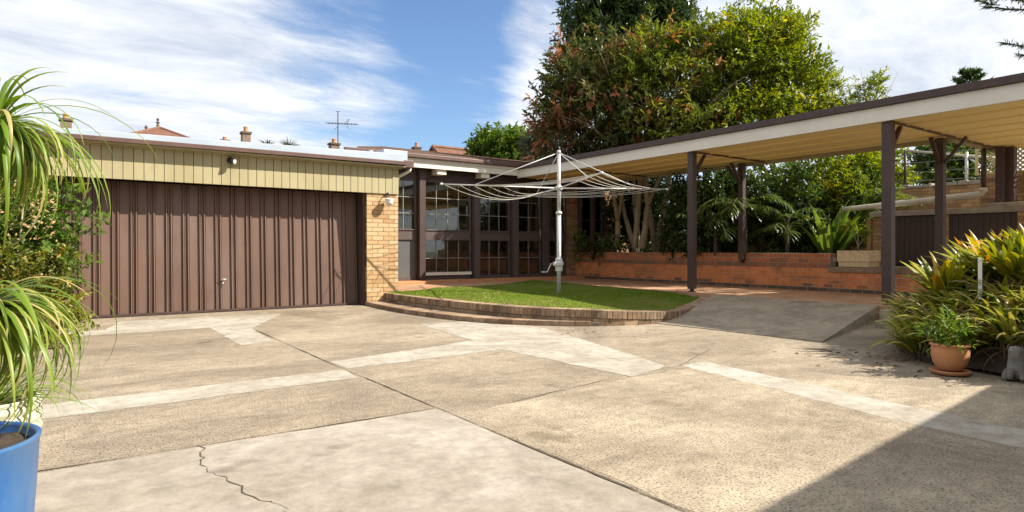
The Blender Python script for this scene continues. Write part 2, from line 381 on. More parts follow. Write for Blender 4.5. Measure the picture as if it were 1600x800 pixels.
ribbon('strip_joint',[(2.7,3.78),(4.1,4.0),(4.87,4.03),(5.95,4.5)],.007,z=.004,j=.008)
ribbon('crack',[(.66,3.98),(.61,3.6),(.60,3.52),(.66,3.36),(.70,3.08),(.76,2.92),(.79,2.76),(.86,2.5),(.84,2.0),(.95,1.4)],.0065,z=.004,j=.022,step=.04)
ribbon('crack',[(1.80,9.86),(2.3,8.6),(3.9,8.55)],.006,z=.004,j=.01)

# ramp, terrace, steps
mb=MB()
lo=[(7.35,6.6),(7.49,4.04)]; hi=[(10.70,7.95),(10.70,4.86)]
mb.add([(lo[0][0],lo[0][1],.012),(lo[1][0],lo[1][1],.012),(hi[1][0],hi[1][1],.224),(hi[0][0],hi[0][1],.224),
        (lo[0][0],lo[0][1],-.05),(lo[1][0],lo[1][1],-.05),(hi[1][0],hi[1][1],-.05),(hi[0][0],hi[0][1],-.05)],
       [(0,1,2,3),(7,6,5,4),(0,4,5,1),(1,5,6,2),(2,6,7,3),(3,7,4,0)])
tag(mb.build('ramp',M['ramp']),kind='structure')
sheet('terrace',[(10.702,4.3),(16.28,4.3),(16.28,7.0),(13.5,7.2),(13.5,15.3),(10.702,15.3)],.22,M['paver'],thick=.3)
mb=MB(); mb.box(9.5,3.4,-.02,10.05,4.36,.11); mb.box(10.052,3.4,-.02,10.70,4.55,.215); tag(mb.build('steps',M['ramp'],bevel=.01),kind='structure')
sheet('path',[(5.70,12.05),(6.25,12.25),(7.0,12.72),(8.1,12.65),(10.7,13.9),(10.7,15.3),(5.70,15.3)],.235,M['paver'],thick=.3)
mb=MB(); mb.box(5.70,14.6,.19,13.2,15.25,.30); tag(mb.build('porch_step',M['terracotta'],bevel=.01),kind='structure')

# curved brick edging of the lawn: soldier course on a stretcher course, real bricks
ARC=[(5.40,12.28),(5.36,11.05),(5.45,9.6),(5.56,8.7),(5.74,7.9),(6.12,7.1),(6.75,6.62),(7.5,6.52),(8.3,6.78),(9.2,7.25),(10.62,7.98)]
def smooth(pts,n=12):
    out=[]
    for i in range(len(pts)-1):
        p0=pts[max(0,i-1)];p1=pts[i];p2=pts[i+1];p3=pts[min(len(pts)-1,i+2)]
        for k in range(n):
            t=k/n; out.append(tuple(.5*((2*p1[c])+(-p0[c]+p2[c])*t+(2*p0[c]-5*p1[c]+4*p2[c]-p3[c])*t*t+(-p0[c]+3*p1[c]-3*p2[c]+p3[c])*t**3) for c in range(2)))
    return out+[pts[-1]]
def resample(pts,step):
    out=[pts[0]];acc=0
    for a,b in zip(pts,pts[1:]):
        L=math.dist(a,b);s=step-acc
        while s<=L: out.append((a[0]+(b[0]-a[0])*s/L,a[1]+(b[1]-a[1])*s/L)); s+=step
        acc=(acc+L)%step
    return out
arc=smooth(ARC)
edge=thing('brick_edging',(5.6,9,0),'low curved brown brick edging holding the lawn above the driveway','brick edging')
def drop(x,y): return .11*min(1,max(0,(x-6.2)/2.0))*min(1,max(0,(9-y)/1.5))
def arc_course(mb,pts,step,z0,z1,depth,off=0,gap=.008):
    q=resample(pts,step)
    for a,b in zip(q,q[1:]):
        d=np.array([b[0]-a[0],b[1]-a[1],0]);L=np.linalg.norm(d);d/=L
        n=np.array([d[1],-d[0],0])            # pts run towards the camera then right: inside is to the left
        ins=np.array([-d[1],d[0],0])
        k=drop(a[0],a[1]); c=np.array([(a[0]+b[0])/2,(a[1]+b[1])/2,(z0+z1)/2-k])+ins*(depth/2+off+rnd.uniform(-.004,.004))
        mb.obox(c,d*(L/2-gap/2),ins*depth/2,(0,0,(z1-z0)/2),0,rnd.random())
def arc_core(mb,pts,z0,z1,d0,d1,m=1):
    q=resample(pts,.1); V=[];F=[]
    for i,p in enumerate(q):
        a=q[max(0,i-1)];b=q[min(len(q)-1,i+1)];dx,dy=b[0]-a[0],b[1]-a[1];L=math.hypot(dx,dy)
        nx,ny=-dy/L,dx/L
        k=drop(*p); V+= [(p[0]+nx*d0,p[1]+ny*d0,z0-k),(p[0]+nx*d1,p[1]+ny*d1,z0-k),(p[0]+nx*d1,p[1]+ny*d1,z1-k),(p[0]+nx*d0,p[1]+ny*d0,z1-k)]
    for i in range(len(q)-1):
        for k in range(4): F.append((i*4+k,i*4+(k+1)%4,(i+1)*4+(k+1)%4,(i+1)*4+k))
    F+=[(3,2,1,0),tuple((len(q)-1)*4+k for k in range(4))]
    mb.add(V,F,m)
mb=MB(); arc_course(mb,arc,.078,.128,.242,.22); arc_core(mb,arc,.12,.236,.008,.20); mb.build('soldier_course',[M['kerbbrick'],M['mortar_dark']],edge,bevel=.004)
mb=MB(); arc_course(mb,arc,.235,.012,.118,.11,.012); arc_core(mb,arc,-.05,.13,.022,.20); mb.build('stretcher_course',[M['kerbbrick'],M['mortar_dark']],edge,bevel=.004)
KERB=smooth([(5.02,12.30),(4.97,11.5),(4.92,10.5),(4.98,9.6),(5.10,8.75),(5.33,8.0),(5.85,7.25),(6.45,6.74)])
kb=thing('brick_kerb',(5.1,9,0),'thin curved brick kerb along the foot of the lawn edging','kerb')
mb=MB(); arc_course(mb,KERB,.235,.0,.075,.30,0,.007); arc_core(mb,KERB,-.05,.066,.006,.45); mb.build('kerb_course',[M['kerbbrick'],M['mortar_dark']],kb,bevel=.006)

# lawn
LAWN=arc[4:-6:4]+[(10.5,7.95),(10.6,9.0),(10.62,13.8),(8.1,12.6),(7.0,12.68),(6.25,12.2),(5.62,12.0)]
lawn=[(x+.10*(i<len(arc[4:-6:4])),y+.12*(i<len(arc[4:-6:4]))) for i,(x,y) in enumerate(LAWN)]
def inside(poly,x,y):
    c=np.zeros(len(x),bool); n=len(poly)
    for i in range(n):
        x1,y1=poly[i];x2,y2=poly[(i+1)%n]
        k=((y1>y)!=(y2>y))&(x<(x2-x1)*(y-y1)/((y2-y1) or 1e-9)+x1); c^=k
    return c
def lz(x,y): return .185+.012*np.maximum(0,y-7.5)-.10*np.clip((x-6.2)/2.0,0,1)*np.clip((9-y)/1.5,0,1)
mb=MB(); st_=.14
for a in np.arange(5.3,10.8,st_):
    for b in np.arange(6.3,14,st_):
        if inside(lawn,np.array([a+st_/2]),np.array([b+st_/2]))[0]: mb.add([(p,q,float(lz(p,q))) for p,q in ((a,b),(a+st_,b),(a+st_,b+st_),(a,b+st_))],[(0,1,2,3)])
tag(mb.build('lawn',plain('turf soil',(.07,.085,.024),(.09,.075,.03),3,.95,.5,60)),kind='structure')
G=np.random.default_rng(3)
X=G.uniform(5.3,10.9,150000);Y=G.uniform(6.3,14,150000);k=inside(lawn,X,Y);X=X[k];Y=Y[k];n=len(X)
az=G.uniform(0,6.28,n); tuft=.5+.5*np.sin(X*2.1+1.3*np.sin(Y*1.7))*np.sin(Y*2.4+.8*np.sin(X*3))
dr=np.stack([np.cos(az)*1.0,np.sin(az)*1.0,np.ones(n)*.75],1)
tag(leaves('grass',np.stack([X,Y,lz(X,Y)-.003],1),dr,G.uniform(.035,.065,n)*(.8+.5*tuft),.009,np.clip(G.normal(.45,.26,n)+.22*tuft-.12*np.sin(X*.9+Y*1.3)+.45*np.clip(np.sin(X*1.7+2)*np.sin(Y*1.3+.5)-.55,0,1),0,1),M['grass'],seed=4,fold=.1,curl=.3),
    'short bright green lawn grass behind the curved brick edging','grass',kind='stuff')

# ================================================================== GARAGE
ga=thing('garage',(2.5,12,0),'low brick garage with brown steel door and cream cladding','garage')
mb=MB()
bricks(mb,(5.0,12.0,0),(1,0,0),.69,(0,-1,0),0,2.27,.33)
bricks(mb,(5.0,12.62,0),(0,-1,0),.61,(-1,0,0),0,2.27,.02)
bricks(mb,(-2.4,12.0,0),(1,0,0),2.38,(0,-1,0),0,2.27,.33)
mb.box(5.46,12.66,0,5.69,15.25,2.80,1); mb.box(-2.4,12.66,0,-2.1,15.2,2.8,1); mb.box(-2.4,17.0,0,5.6,17.2,2.8,1)
mb.build('wall',[M['buff'],plain('brown mortar',(.17,.12,.075),(.11,.08,.05),8,.9,.4,60)],ga)
mb=MB(); x=-2.4; mb.box(-2.4,12.03,2.28,5.695,12.25,2.80,0)
while x<5.68:
    b=min(x+.147,5.70); mb.box(x+.004,11.965,2.255,b-.004,12.028,2.80,0); x+=.147
mb.build('cladding',M['cream'],ga,bevel=.004)
mb=MB(); mb.box(-2.4,11.90,2.775,5.72,11.964,2.80); mb.box(-2.4,11.78,2.80,5.75,12.06,2.818); mb.build('soffit',M['cream'],ga)
mb=MB()
def slopebar(mb,x0,x1,y0,y1,za0,za1,zb0,zb1,m=0):
    mb.add([(x0,y0,za0),(x1,y0,zb0),(x1,y1,zb0),(x0,y1,za0),(x0,y0,za1),(x1,y0,zb1),(x1,y1,zb1),(x0,y1,za1)],
           [(0,3,2,1),(4,5,6,7),(0,1,5,4),(1,2,6,5),(2,3,7,6),(3,0,4,7)],m)
slopebar(mb,-2.4,5.74,11.74,11.80,2.80,2.872,2.84,2.915); mb.build('gutter',M['brown2'],ga,bevel=.006)
mb=MB(); slopebar(mb,-2.4,5.72,11.81,11.99,2.82,2.93,2.86,3.07); mb.build('barge_capping',M['zinc'],ga,bevel=.008)
mb=MB(); slopebar(mb,-2.4,5.70,12.0,17.3,2.81,2.91,2.84,3.04); mb.build('roof',M['zinc'],ga)
mb=MB(); mb.box(5.50,12.3,2.95,6.05,12.9,3.22); mb.box(5.1,12.5,3.03,5.25,12.62,3.17); mb.box(5.28,12.5,3.03,5.36,12.6,3.20); mb.build('flashing_box',M['zinc'],ga,bevel=.01)
mb=MB(); mb.box(5.752,11.80,2.80,5.95,12.1,2.95); mb.build('gutter_end',M['brown2'],ga,bevel=.01)
mb=MB(); mb.tube([(5.93,11.95,2.80),(5.93,11.97,2.76),(5.86,12.08,2.70),(5.76,12.14,2.64),(5.74,12.16,2.5)],.035,10); mb.build('downpipe_elbow',M['whitecream'],ga,True)
mb=MB(); mb.box(4.945,12.05,0,4.985,12.62,2.26); mb.build('door_frame',M['brown'],ga)
# ribbed door, its inward lean shaped to lengthen the shadow on its top
dr_=MB(); prof=[];x=.03;pitch=.262
while x<4.93:
    for dx,dy in ((0,0),(.148,0),(.153,.010),(.157,-.030),(.176,-.030),(.182,.012),(.187,0),(.222,0),(.227,.010),(.231,-.030),(.250,-.030),(.256,.012)):
        if x+dx<4.93: prof.append((x+dx,12.435+dy))
    x+=pitch
V=[(a,b-.13,.035) for a,b in prof]+[(a,b+.0,2.262) for a,b in prof]; n=len(prof)
dr_.add(V,[(i,i+1,n+i+1,n+i) for i in range(n-1)])
door=dr_.build('garage_door',M['door'],ga)
mb=MB(); mb.box(.03,12.27,.012,4.935,12.31,.05); mb.build('bottom_rail',M['brown'],door)
mb=MB(); mb.box(2.375,12.325,.50,2.425,12.335,.60); mb.tube([(2.40,12.34,.57),(2.40,12.27,.57)],.011,8); mb.tube([(2.345,12.27,.575),(2.455,12.27,.585)],.013,8); mb.tube([(2.40,12.30,.55),(2.385,12.285,.47)],.009,8)
mb.build('handle',M['chrome'],door,True)

lamp=thing('wall_lamp',(5.42,12.0,2.10),'small white lantern on the brick pillar right of the garage door','wall lamp')
mb=MB(); mb.lathe((5.42,11.85,2.085),[(.012,-.075),(.05,-.07),(.075,-.03),(.082,.02),(.078,.035)],18); mb.build('shade',M['whitep'],lamp,True)
mb=MB(); mb.lathe((5.42,11.85,2.12),[(.092,0),(.092,.015),(.07,.03),(.02,.045)],18); mb.build('cap',M['whitep'],lamp,True)
mb=MB(); mb.tube([(5.42,11.995,2.26),(5.42,11.90,2.27),(5.42,11.86,2.22),(5.42,11.85,2.16)],.012,8); mb.box(5.385,11.985,2.20,5.455,11.999,2.33); mb.build('bracket',M['brown'],lamp)
cam_=thing('security_camera',(2.45,11.96,2.66),'small dark dome security camera under the garage eave','security camera')
mb=MB(); mb.tube([(2.44,11.962,2.69),(2.44,11.90,2.685)],.05,14); mb.build('base',M['black'],cam_,True)
mb=MB(); mb.tube([(2.42,11.91,2.68),(2.49,11.82,2.65)],.045,14); mb.build('body',M['black'],cam_,True)
mb=MB(); mb.tube([(2.491,11.819,2.65),(2.497,11.812,2.648)],[.045,.03],14); mb.build('lens_ring',M['whitep'],cam_,True)

# ================================================================== HOUSE WITH GLAZED PORCH
ho=thing('house',(9.5,15.3,.2),'brown tiled brick house with a dark glazed porch beside the garage','house')
YG=15.30
mb=MB()
bricks(mb,(13.02,YG,.2),(1,0,0),.50,(0,-1,0),.2,3.26,.30)
bricks(mb,(14.62,YG,.2),(1,0,0),3.2,(0,-1,0),.2,3.26,.30)
bricks(mb,(13.52,YG,.2),(1,0,0),1.1,(0,-1,0),.2,1.0,.30)
mb.build('wall',[M['wallbrick'],M['mortar_dark']],ho)
mb=MB(); mb.box(5.75,19.0,.25,17.8,19.2,3.3,0); mb.box(17.6,15.62,.25,17.82,19.0,3.3); mb.box(5.5,15.62,.25,5.72,19.0,3.3)
x=5.8
while x<13: mb.box(x,18.97,.3,x+.22,18.99,3.0,0); x+=.235
mb.build('interior_wall',plain('interior wall lining',(.48,.33,.18),(.36,.24,.13),3,.8),ho)
mb=MB(); mb.box(5.72,15.36,.1,17.6,19,.255); mb.build('floor',M['darkin'],ho)
mb=MB(); mb.box(5.6,15.12,3.285,18,19,3.32); mb.build('soffit',M['brown'],ho)
mb=MB(); mb.box(5.72,15.25,3.0,13.02,15.40,3.284); mb.build('lintel',M['brown'],ho)
# glazing
def bay(x0,x1,cols,up,low,solid=False,rows_u=3,rows_l=2,cat='window'):
    z0,zr0,zr1,zt=.30,1.38,1.66,3.0
    f=MB(); w=.05
    for xa in (x0,x1-w): f.box(xa,15.26,z0,xa+w,15.34,zt)
    f.box(x0+w+.001,15.265,zt-w,x1-w-.001,15.335,zt); f.box(x0+w+.001,15.265,z0,x1-w-.001,15.335,z0+.09)
    fr=f.build('window',M['purple'],ho)
    mb=MB(); mb.box(x0+w+.001,15.235,zr0,x1-w-.001,15.345,zr1); mb.box(x0+w+.001,15.21,zr1-.03,x1-w-.001,15.234,zr1+.005); mb.build('rail',M['purple'],fr,bevel=.004)
    if solid:
        mb=MB(); mb.box(x0+w+.001,15.275,z0+.09,x1-w-.001,15.32,zr0-.001); mb.build('panel',M['grey'],fr)
    mb=MB(); mb.box(x0+w+.002,15.297,zr1+.001,x1-w-.002,15.303,zt-w-.001)
    if not solid: mb.box(x0+w+.002,15.297,z0+.091,x1-w-.002,15.303,zr0-.001)
    mb.build('pane',M['glass'],fr)
    mb=MB(); b=.009
    for c in range(1,cols):
        xx=x0+w+(x1-x0-2*w)*c/cols
        mb.box(xx-b,15.285,zr1+.002,xx+b,15.296,zt-w-.002)
        if not solid: mb.box(xx-b,15.285,z0+.092,xx+b,15.296,zr0-.002)
    for r in range(1,rows_u):
        zz=zr1+(zt-w-zr1)*r/rows_u; mb.box(x0+w+.002,15.283,zz-b,x1-w-.002,15.2849,zz+b)
    if not solid:
        for r in range(1,rows_l):
            zz=z0+.09+(zr0-z0-.09)*r/rows_l; mb.box(x0+w+.002,15.283,zz-b,x1-w-.002,15.2849,zz+b)
    mb.build('glazing_bar',M['muntin'],fr)
    return fr
bay(5.78,6.62,2,1,0,True); bay(6.70,7.76,3,1,0,True); bay(7.98,9.48,4,1,1); bay(9.72,10.84,3,1,1); bay(11.06,12.0,2,1,1); bay(12.22,13.0,2,1,1)
mb=MB(); mb.box(8.0,15.19,.42,9.46,15.258,.50); mb.build('sill',M['whitecream'],ho,bevel=.005)
for xp in (7.87,9.60,10.95,12.11):
    mb=MB(); mb.box(xp-.09,15.10,.301,xp+.09,15.255,3.0 if xp!=7.87 else 3.28); mb.build('post',M['brown' if xp==7.87 else 'purple'],ho,bevel=.006)
mb=MB(); mb.tube([(11.9,15.20,1.42),(11.9,15.17,1.45),(11.9,15.17,1.7),(11.9,15.20,1.73)],.012,8); mb.build('door_handle',M['chrome'],ho,True)
# dark window of the house right of the porch
w=MB(); w.box(13.54,15.2,1.0,13.62,15.33,3.2); w.box(14.5,15.2,1.0,14.6,15.33,3.2); w.box(13.621,15.2,1.0,14.499,15.33,1.08); w.box(13.621,15.2,3.1,14.499,15.33,3.2)
fr=w.build('window',M['purple'],ho); mb=MB(); mb.box(13.622,15.28,1.081,14.498,15.286,3.099); mb.build('pane',M['glass'],fr)
mb=MB(); mb.box(13.622,15.26,2.05,14.498,15.275,2.09); mb.build('glazing_bar',M['purple'],fr)
# eaves
mb=MB(); mb.box(5.65,14.86,3.26,10.87,14.90,3.42); mb.box(5.65,14.84,3.424,10.87,14.90,3.50); mb.build('fascia',M['whitecream'],ho,bevel=.005)
mb=MB(); mb.box(5.65,14.905,3.30,10.9,15.12,3.33); mb.build('eave_lining',M['brown'],ho)
for xx in (8.35,9.75,6.9):
    mb=MB(); mb.box(xx-.14,14.92,3.13,xx+.14,15.24,3.284); mb.build('rafter_tail',M['whitecream'],ho,bevel=.01)
mb=MB(); mb.box(5.6,14.74,3.502,10.8,14.86,3.60); mb.build('gutter',M['brown2'],ho,bevel=.012)
mb=MB()
def roofpl(mb,P,t=.08):
    P=[np.array(p,float) for p in P]; mb.add(P+[p-np.array([0,0,t]) for p in P],[(0,1,2,3),(7,6,5,4),(0,4,5,1),(1,5,6,2),(2,6,7,3),(3,7,4,0)])
roofpl(mb,[(5.9,14.80,3.62),(11.6,14.80,3.62),(15.5,19,4.42),(8.5,19,4.42)])
for i in range(10):
    y=15.0+i*.4; z=3.62+(y-14.8)*.1905
    xa=5.9+(y-14.8)*.62; roofpl(mb,[(xa,y,z+.028),(11.6+(y-14.8)*.93,y,z+.028),(11.6+(y-14.8)*.93,y+.03,z+.03),(xa,y+.03,z+.03)],.05)
roofpl(mb,[(8.5,19.01,4.42),(18,19.01,4.42),(18,24,3.5),(10.5,24,3.5)])
roofpl(mb,[(11.02,14.75,3.58),(16.2,14.2,4.95),(16.2,20,4.95),(13.0,20,4.1)])
for i in range(12):
    x=11.4+i*.4; z=3.58+(x-11.02)*.2645
    roofpl(mb,[(x,14.75-(x-11.02)*.106,z+.02),(x+.03,14.75-(x-11.02)*.106,z+.03),(x+.03,19,z+.03),(x,19,z+.02)],.05)
roofpl(mb,[(16.21,14.2,4.95),(18.6,14.2,4.3),(18.6,20,4.3),(16.21,20,4.95)])
mb.build('roof',M['tile'],ho)
orn=MB(); orn.tube([(13.27,15.298,2.72),(13.27,15.26,2.72)],.10,20); orn.tube([(13.27,15.259,2.72),(13.27,15.24,2.72)],.05,16)
tag(orn.build('wall_ornament',M['terracotta'],smooth=False,bevel=.01),'round terracotta ornament on the brick house wall right of the clothesline pole','ornament')

# ================================================================== CARPORT
cp=thing('carport',(12.2,9,.22),'long flat roofed carport with yellow ceiling on dark brown posts','carport')
YE=14.95; YS=.75
mb=MB(); mb.box(10.86,YS,3.20,10.90,YE,3.44); mb.box(10.901,YS,3.20,16.1,YS+.04,3.44); mb.build('fascia',M['white'],cp,bevel=.004)
mb=MB(); mb.box(10.80,YS-.05,3.442,10.98,YE,3.56); mb.build('roof_edging',M['brown'],cp,bevel=.006)
mb=MB(); mb.box(10.98,YS-.04,3.45,13.75,YE,3.50); mb.box(13.751,YS-.04,3.45,16.3,4.95,3.50); mb.build('roof',M['tile'],cp)
mb=MB(); bw=.68; x=10.91; i=0
while x<16.15:
    b=min(x+bw,16.2); y1=YE if b<13.7 else 4.9; mb.box(x+.012,YS+.05,3.232,b-.012,y1,3.26); x+=bw; i+=1
mb.build('ceiling',M['ceil'],cp)
for k in range(1,8):
    x=10.91+.68*k-.006; y1=YE if x<13.6 else 4.9
    if x<16: mb=MB(); mb.box(x-.014,YS+.05,3.206,x+.014,y1,3.231); mb.build('purlin',M['ceil'],cp)
mb=MB(); mb.box(13.64,4.93,3.15,13.70,YE,3.44); mb.box(13.66,4.91,3.15,16.2,4.925,3.44) if 0 else None; mb.box(13.701,4.91,3.16,16.25,4.96,3.44); mb.build('rear_fascia',M['cream'],cp)
for yy in (12.5,8.78,4.82):
    mb=MB(); mb.box(10.905,yy-.02,3.195,13.63 if yy>5 else 16.1,yy+.02,3.222); mb.build('cover_strip',M['brown2'],cp)
def cpost(x,y,z0,w=.10,brs=()):
    mb=MB(); mb.box(x-w/2-.015,y-w/2-.015,z0+.06,x+w/2+.015,y+w/2+.015,3.20); p=mb.build('post',M['brown'],cp,bevel=.005)
    mb=MB(); mb.box(x-.03,y-.03,z0,x+.03,y+.03,z0+.06); mb.box(x-.06,y-.06,z0,x+.06,y+.06,z0+.012); mb.build('post_foot',M['black'],p)
    for dx,dy in brs:
        mb=MB(); mb.beam((x+dx*.06,y+dy*.06,2.72),(x+dx*.42,y+dy*.42,3.17),.07,.045); mb.build('brace',M['brown'],p)
cpost(11.0,8.78,.22,.11,[(1,0)]); cpost(11.0,4.84,.22,.12,[(1,0)])
cpost(13.38,14.45,.82,.09); cpost(13.38,9.2,.82,.10,[(-1,0),(0,1)]); cpost(13.40,4.98,.22,.11,[(-1,0),(0,-1)])
cpost(15.55,4.70,.92,.11); cpost(15.72,4.60,.92,.17)

# ================================================================== PLANTER WALL
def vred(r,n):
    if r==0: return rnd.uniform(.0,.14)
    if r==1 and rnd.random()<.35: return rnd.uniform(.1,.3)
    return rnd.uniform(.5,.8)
pw=thing('planter_wall',(13.45,11,.22),'long red brick retaining wall along the carport terrace','retaining wall')
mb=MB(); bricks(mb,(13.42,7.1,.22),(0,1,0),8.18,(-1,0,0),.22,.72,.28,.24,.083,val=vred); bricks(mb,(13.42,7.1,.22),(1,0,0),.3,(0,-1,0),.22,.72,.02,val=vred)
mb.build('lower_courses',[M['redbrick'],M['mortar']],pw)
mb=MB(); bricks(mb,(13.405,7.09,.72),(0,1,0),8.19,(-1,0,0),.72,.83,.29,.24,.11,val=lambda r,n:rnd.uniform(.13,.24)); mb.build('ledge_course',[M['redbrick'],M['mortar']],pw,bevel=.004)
mb=MB(); bricks(mb,(13.46,7.1,.83),(0,1,0),8.18,(-1,0,0),.83,1.04,.24,.24,.105,val=lambda r,n:rnd.uniform(.26,.46)); bricks(mb,(13.46,7.1,.83),(1,0,0),.24,(0,-1,0),.83,1.04,.02,val=lambda r,n:rnd.uniform(.26,.46)); mb.build('cap_course',[M['redbrick'],M['mortar']],pw,bevel=.004)
pw2=thing('low_wall',(13.45,6,.22),'short red brick wall with a brown cap under the sandstone trough','wall')
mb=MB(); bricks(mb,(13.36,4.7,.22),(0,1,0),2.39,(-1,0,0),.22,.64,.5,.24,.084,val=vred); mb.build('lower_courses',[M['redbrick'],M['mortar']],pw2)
mb=MB(); bricks(mb,(13.33,4.68,.64),(0,1,0),2.40,(-1,0,0),.64,.755,.6,.24,.115,val=lambda r,n:rnd.uniform(.2,.5)); mb.build('cap_course',[M['kerbbrick'],M['mortar_dark']],pw2,bevel=.004)
sheet('garden_bed',[(13.70,7.1),(18.2,7.1),(18.2,15.28),(13.70,15.28)],.99,M['soil'],thick=.9)
sheet('raised_floor',[(13.93,4.3),(18.2,4.3),(18.2,7.09),(13.93,7.09)],.76,M['ramp'],thick=.6)
tr=thing('stone_trough',(13.7,6.6,.757),'square sandstone brick trough standing on the low brick wall','planter')
mb=MB(); 
for (x0,y0,x1,y1) in ((13.40,6.28,13.46,6.92),(13.88,6.28,13.94,6.92),(13.461,6.28,13.879,6.34),(13.461,6.86,13.879,6.92)):
    mb.box(x0,y0,.865,x1,y1,1.10,0,rnd.random())
mb.build('block',M['sandstone'],tr,bevel=.008)
mb=MB(); mb.box(13.42,6.30,.757,13.92,6.90,.862,0,.3); mb.build('base',M['sandstone'],tr,bevel=.008)
mb=MB(); mb.box(13.462,6.342,.9,13.878,6.858,1.06); mb.build('soil',M['soil'],tr)

# ================================================================== BRICK STORE, BOUNDARY WALLS, PIPE, LATTICE, RAILING
st=thing('brick_store',(15.2,5.7,.76),'low brick store with two dark timber doors and a cement slab top','store')
mb=MB()
for y0,w_ in ((6.72,.22),(5.42,.20),(4.05,.22)):
    mb=MB(); bricks(mb,(15.0,y0,.76),(0,1,0),w_,(-1,0,0),.76,1.85,.3,.24,.086); mb.build('pier',[M['wallbrick'],M['mortar_dark']],st)
mb=MB(); mb.box(14.93,3.9,1.852,15.9,6.98,1.965); mb.box(15.3,4.0,1.966,15.6,4.85,2.06); mb.build('slab_top',M['cement'],st,bevel=.01)
mb=MB(); mb.box(15.75,4.0,.76,15.9,6.95,1.85); mb.box(14.98,6.96,.76,15.9,7.06,1.85); mb.build('rear_wall',M['wallbrick'],st)
for y0,y1 in ((5.625,6.715),(4.275,5.415)):
    mb=MB(); y=y0
    while y<y1-.02:
        b=min(y+.11,y1); mb.box(15.04,y+.003,.79,15.08,b-.003,1.84); y+=.11
    d=mb.build('door',M['timber'],st); 
    for z in (.9,1.6): mb=MB(); mb.box(15.081,y0,z,15.11,y1,z+.1); mb.build('ledge',M['timber'],d)
bw=thing('boundary_wall',(17.5,8,.0),'tall brown brick boundary wall with broken cement capping behind the store','wall')
mb=MB(); bricks(mb,(17.5,5.35,.9),(0,1,0),10.2,(-1,0,0),.9,2.66,.23); mb.build('brickwork',[M['wallbrick'],M['mortar_dark']],bw)
mb=MB(); y=5.35
while y<15.4:
    L=rnd.uniform(.07,.3); mb.box(17.46+rnd.uniform(0,.03),y,2.662,17.74,y+L-.01,2.69+rnd.uniform(0,.085)); y+=L
mb.build('capping',M['cement'],bw,bevel=.01)
bw2=thing('side_wall',(16.4,3,.0),'brown brick wall below the yellow lattice screen','wall')
mb=MB(); bricks(mb,(16.3,3.7,.0),(0,1,0),1.6,(-1,0,0),.0,2.74,.23); mb.build('brickwork',[M['wallbrick'],M['mortar_dark']],bw2)
mb=MB(); mb.box(16.27,3.75,2.0,16.296,4.1,2.09); mb.build('brick_ledge',M['cement'],bw2)
la=thing('lattice_screen',(16.35,3,2.74),'yellow diagonal timber lattice on top of the brick wall','lattice')
mb=MB(); y=.0
y=3.7
while y<5.9:
    for s,xx in ((1,16.335),(-1,16.35)):
        a=(xx,y,2.75); b=(xx,y+s*.55,3.30)
        ya,yb=sorted((y,y+s*.55))
        if ya>3.65 and yb<5.4: mb.beam(a,b,.006,.034,up=(0,.7,.7))
    y+=.095
mb.build('slats',M['lattice'],la)
mb=MB(); mb.box(16.325,3.66,2.742,16.375,5.35,2.775); mb.box(16.325,3.66,3.28,16.375,5.35,3.32); mb.box(16.325,5.351,2.742,16.375,5.40,3.32); mb.build('frame',M['lattice'],la)
pp=MB(); pp.tube([(15.3,7.75,2.078),(15.3,7.5,2.09),(15.3,5.2,2.235),(15.3,5.05,2.245),(15.3,4.95,2.27),(15.3,4.915,2.36)],.065,14)
pi_=thing('waste_pipe',(15.3,6.5,2.0),'cream plastic pipe sloping above the brick store','pipe'); pp.build('pipe',M['pvc'],pi_,True)
mb=MB(); mb.tube([(15.3,4.91,2.36),(15.3,4.91,3.18)],.045,12); mb.build('riser',M['brown'],pi_,True)
mb=MB(); mb.tube([(15.3,4.915,2.30),(15.3,4.915,2.38)],.078,14); mb.build('collar',M['pvc'],pi_,True)
rl=thing('pipe_railing',(17.62,6.8,2.69),'bare metal pipe railing along the top of the boundary wall','railing')
for y in (7.35,6.0):
    mb=MB(); mb.tube([(17.62,y,2.66),(17.62,y,3.66 if y>7 else 3.45)],.035,10); mb.build('upright',M['brown' if y>7 else 'galv'],rl,True)
for z in (2.86,3.08,3.32,3.52):
    mb=MB(); mb.tube([(17.6,10.5,z+.02),(17.6,7.4,z),(17.6,5.5,z-.05)],.010,8); mb.build('wire_rail',M['grey'],rl,True)
mb=MB(); mb.tube([(17.66,7.35,3.66),(17.66,5.35,3.22)],.032,10); mb.build('sloping_rail',M['pvc'],rl,True)
mb=MB(); mb.tube([(17.64,5.95,3.3),(17.64,5.4,2.8)],.02,8); mb.build('strut',M['galv'],rl,True)

# ================================================================== ROTARY CLOTHESLINE
PX,PY=8.34,10.02
cl=thing('rotary_clothesline',(PX,PY,.185),'grey steel rotary clothesline with four arms standing on the lawn','clothesline')
mb=MB(); mb.tube([(PX,PY,.15),(PX,PY,1.86)],.044,16); mb.tube([(PX,PY,1.84),(PX,PY,1.90)],.062,16); mb.build('outer_pole',M['galv'],cl,True)
mb=MB(); mb.tube([(PX,PY,1.90),(PX,PY,3.10)],.036,14); mb.tube([(PX,PY,3.10),(PX,PY,3.16)],[.045,.03],14); mb.build('inner_pole',M['galv'],cl,True)
mb=MB(); mb.lathe((PX,PY,.80),[(.055,-.13),(.075,-.12),(.078,-.02),(.095,0),(.095,.06),(.075,.08),(.07,.14),(.055,.15)],16); mb.box(PX-.13,PY-.03,.79,PX-.05,PY+.03,.87)
wd=mb.build('winder',M['galv'],cl); mb=MB(); mb.tube([(PX-.12,PY+.05,.83),(PX-.14,PY+.08,.83),(PX-.20,PY+.13,.66),(PX-.30,PY+.20,.66)],.012,8); mb.build('crank_handle',M['galv'],wd,True)
